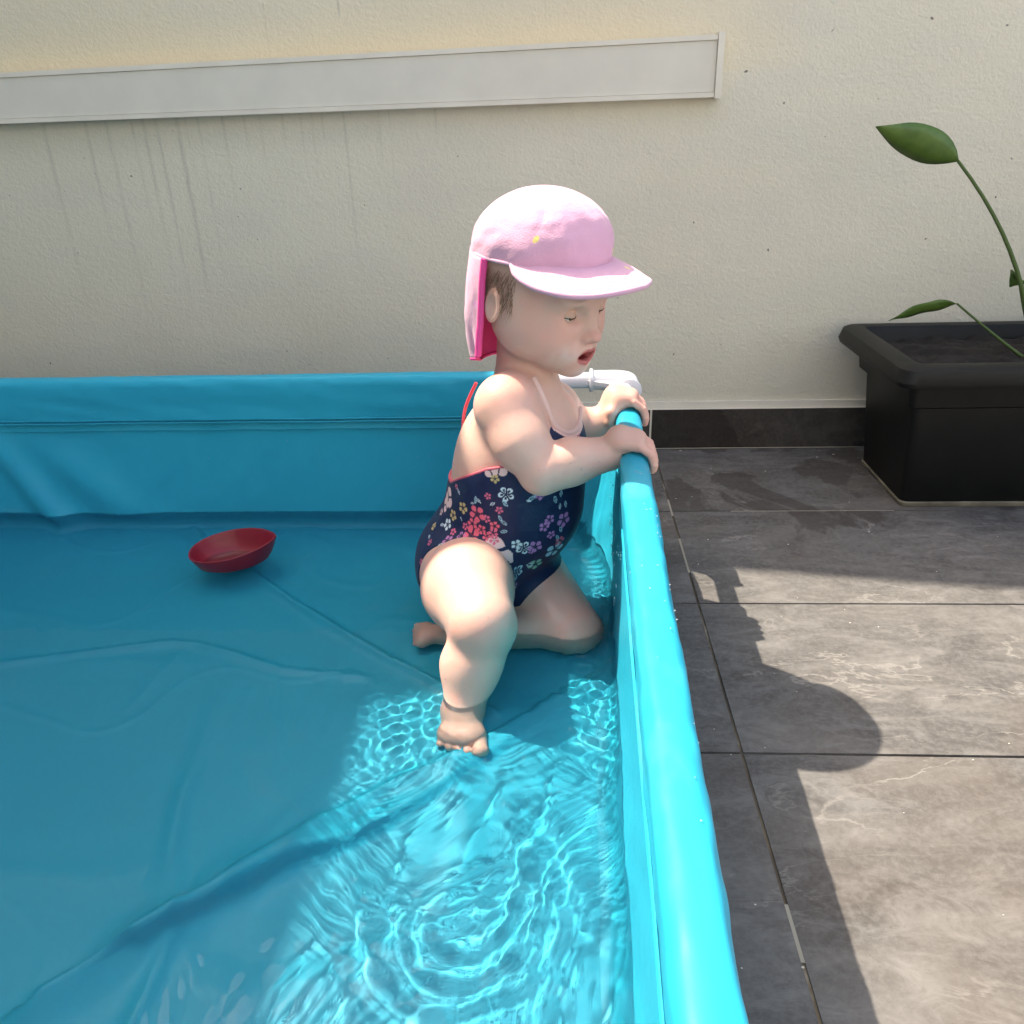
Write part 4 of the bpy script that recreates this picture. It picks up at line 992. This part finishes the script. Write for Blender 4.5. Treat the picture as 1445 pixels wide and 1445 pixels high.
leaf_obj([tipB[0]+.10, 1.47, tipB[2]+.035], tipB, .016, .004, pt, R(-50)); stem_([(.83, 1.465, ZP-.03), (.80, 1.47, .26), (tipB[0]+.10, 1.47, tipB[2]+.035)], .0035, pt)
for k in range(13):
    a = k*2.4; x = .86+.05*math.cos(a)+k*.008; h_ = .30+.06*(k % 5)+.012*k; b = np.array([x+.04*math.cos(a), 1.47+.03*math.sin(a), h_]); 
    stem_([(.86+.01*k, 1.47, ZP-.03), (x, 1.47, h_*.7), b], .003, pt)
    dx = .12*math.cos(a); dx = max(dx, -.02) if h_ < .62 else max(dx, .0)
    leaf_obj(b, b+np.array([dx+.02, .07*math.sin(a)-.02, .035-.05*(k % 3)]), .022, .012, pt, R(-70+35*(k % 4)))

# ------------------------------------------------------------------ small marks of use
s = NT('water_drop', .02, (1, 1, 1)); s.inp('Transmission Weight', .9); s.inp('IOR', 1.33); s.b.inputs['Base Color'].default_value = (.9, .97, 1, 1); M['drop'] = s.m
def drops(name, spots, par, mat):
    bm0 = bmesh.new(); bmesh.ops.create_icosphere(bm0, subdivisions=2, radius=1); bv = np.array([v.co[:] for v in bm0.verts]); bf = [tuple(v.index for v in f.verts) for f in bm0.faces]; bm0.free()
    V = []; F = []
    for p, r, st in spots:
        i0 = len(V)*1; q = bv*np.array(st)*r+np.array(p); V += list(q); F += [tuple(i+i0 for i in f) for f in bf]
    return adopt(tag(mesh(name, V, F, mat), kind='stuff'), par)
sp_ = []
for _ in range(60):
    y = random.choice([random.gauss(.80, .12), random.uniform(.25, 1.05)]); a = R(random.uniform(20, 165)); r = RP+.0050
    if abs(y-YN) < .035: continue
    sp_.append(((xr(y)+r*math.cos(a), y, ZR+r*math.sin(a)), random.uniform(.0004, .0009), (1, 1.2, .6)))
for _ in range(45):
    y = random.uniform(.78, 1.12); z = random.uniform(.09, .22); sp_.append(((xr(y)-.0165-.004*math.sin((z-.03)/.2*PI), y, z), random.uniform(.0007, .0013), (.6, .8, random.uniform(1, 3))))
for _ in range(26): x = random.uniform(-.62, -.15); sp_.append(((x, YB-.0115, random.uniform(.12, .27)), random.uniform(.0005, .0009), (1, .6, 1)))
drops('water_droplets', sp_, pool, M['drop'])
sk = []; bv_ = np.zeros(len(bodyo.data.vertices)*3, np.float32); bodyo.data.vertices.foreach_get('co', bv_); bv_ = bv_.reshape(-1, 3); bp_ = px_of(bv_)
for px, py, r in ((821, 664, .0013), (826, 669, .0009), (838, 661, .001), (799, 690, .0012), (806, 655, .0007), (868, 655, .0007), (760, 664, .0009), (700, 600, .0007), (627, 958, .001), (640, 970, .0009), (655, 972, .0008), (690, 870, .0007), (660, 830, .0006), (846, 652, .0007)):
    m_ = np.where(np.hypot(bp_[0]-px, bp_[1]-py) < 2)[0]
    if len(m_): sk.append((bv_[m_[np.argmin(bp_[2][m_])]]*1., r, (1, 1, 1.2)))
drops('water_droplets', sk, kid, M['drop'])
M['chip'] = mat_simple('pale_grit', (.55, .52, .45), .9)
gr = []
for px, py, r in ((945, 631, .004), (1153, 645, .0015), (960, 636, .002), (1176, 641, .0018)): p = at(px, py, z=.0015); gr.append((p, r, (1.6, .7, .4)))
for _ in range(60): gr.append(((random.uniform(.14, .9), random.uniform(.4, 1.65), .0006), random.uniform(.0004, .0010), (1.4, 1, .6)))
g_ = drops('pale_grit', gr, fl, M['chip'])
M['silicone'] = mat_simple('light_grout', (.30, .275, .22), .8, .4, 200)
for (p0, p1) in (((944, 705), (950, 728)), ((957, 760), (970, 808)), ((1104, 1276), (1127, 1358))):
    a = at(*p0, z=-.0003); b = at(*p1, z=-.0003); o = bobj('grout_patch', box(GX-.0018, GX+.0018, min(a[1], b[1]), max(a[1], b[1]), -.002, -.0003), M['silicone'], fl)
o = bobj('grout_patch', box(.62*.5, .60, 1.3449-.0017, 1.3449+.0017, -.002, -.0003), M['silicone'], fl)
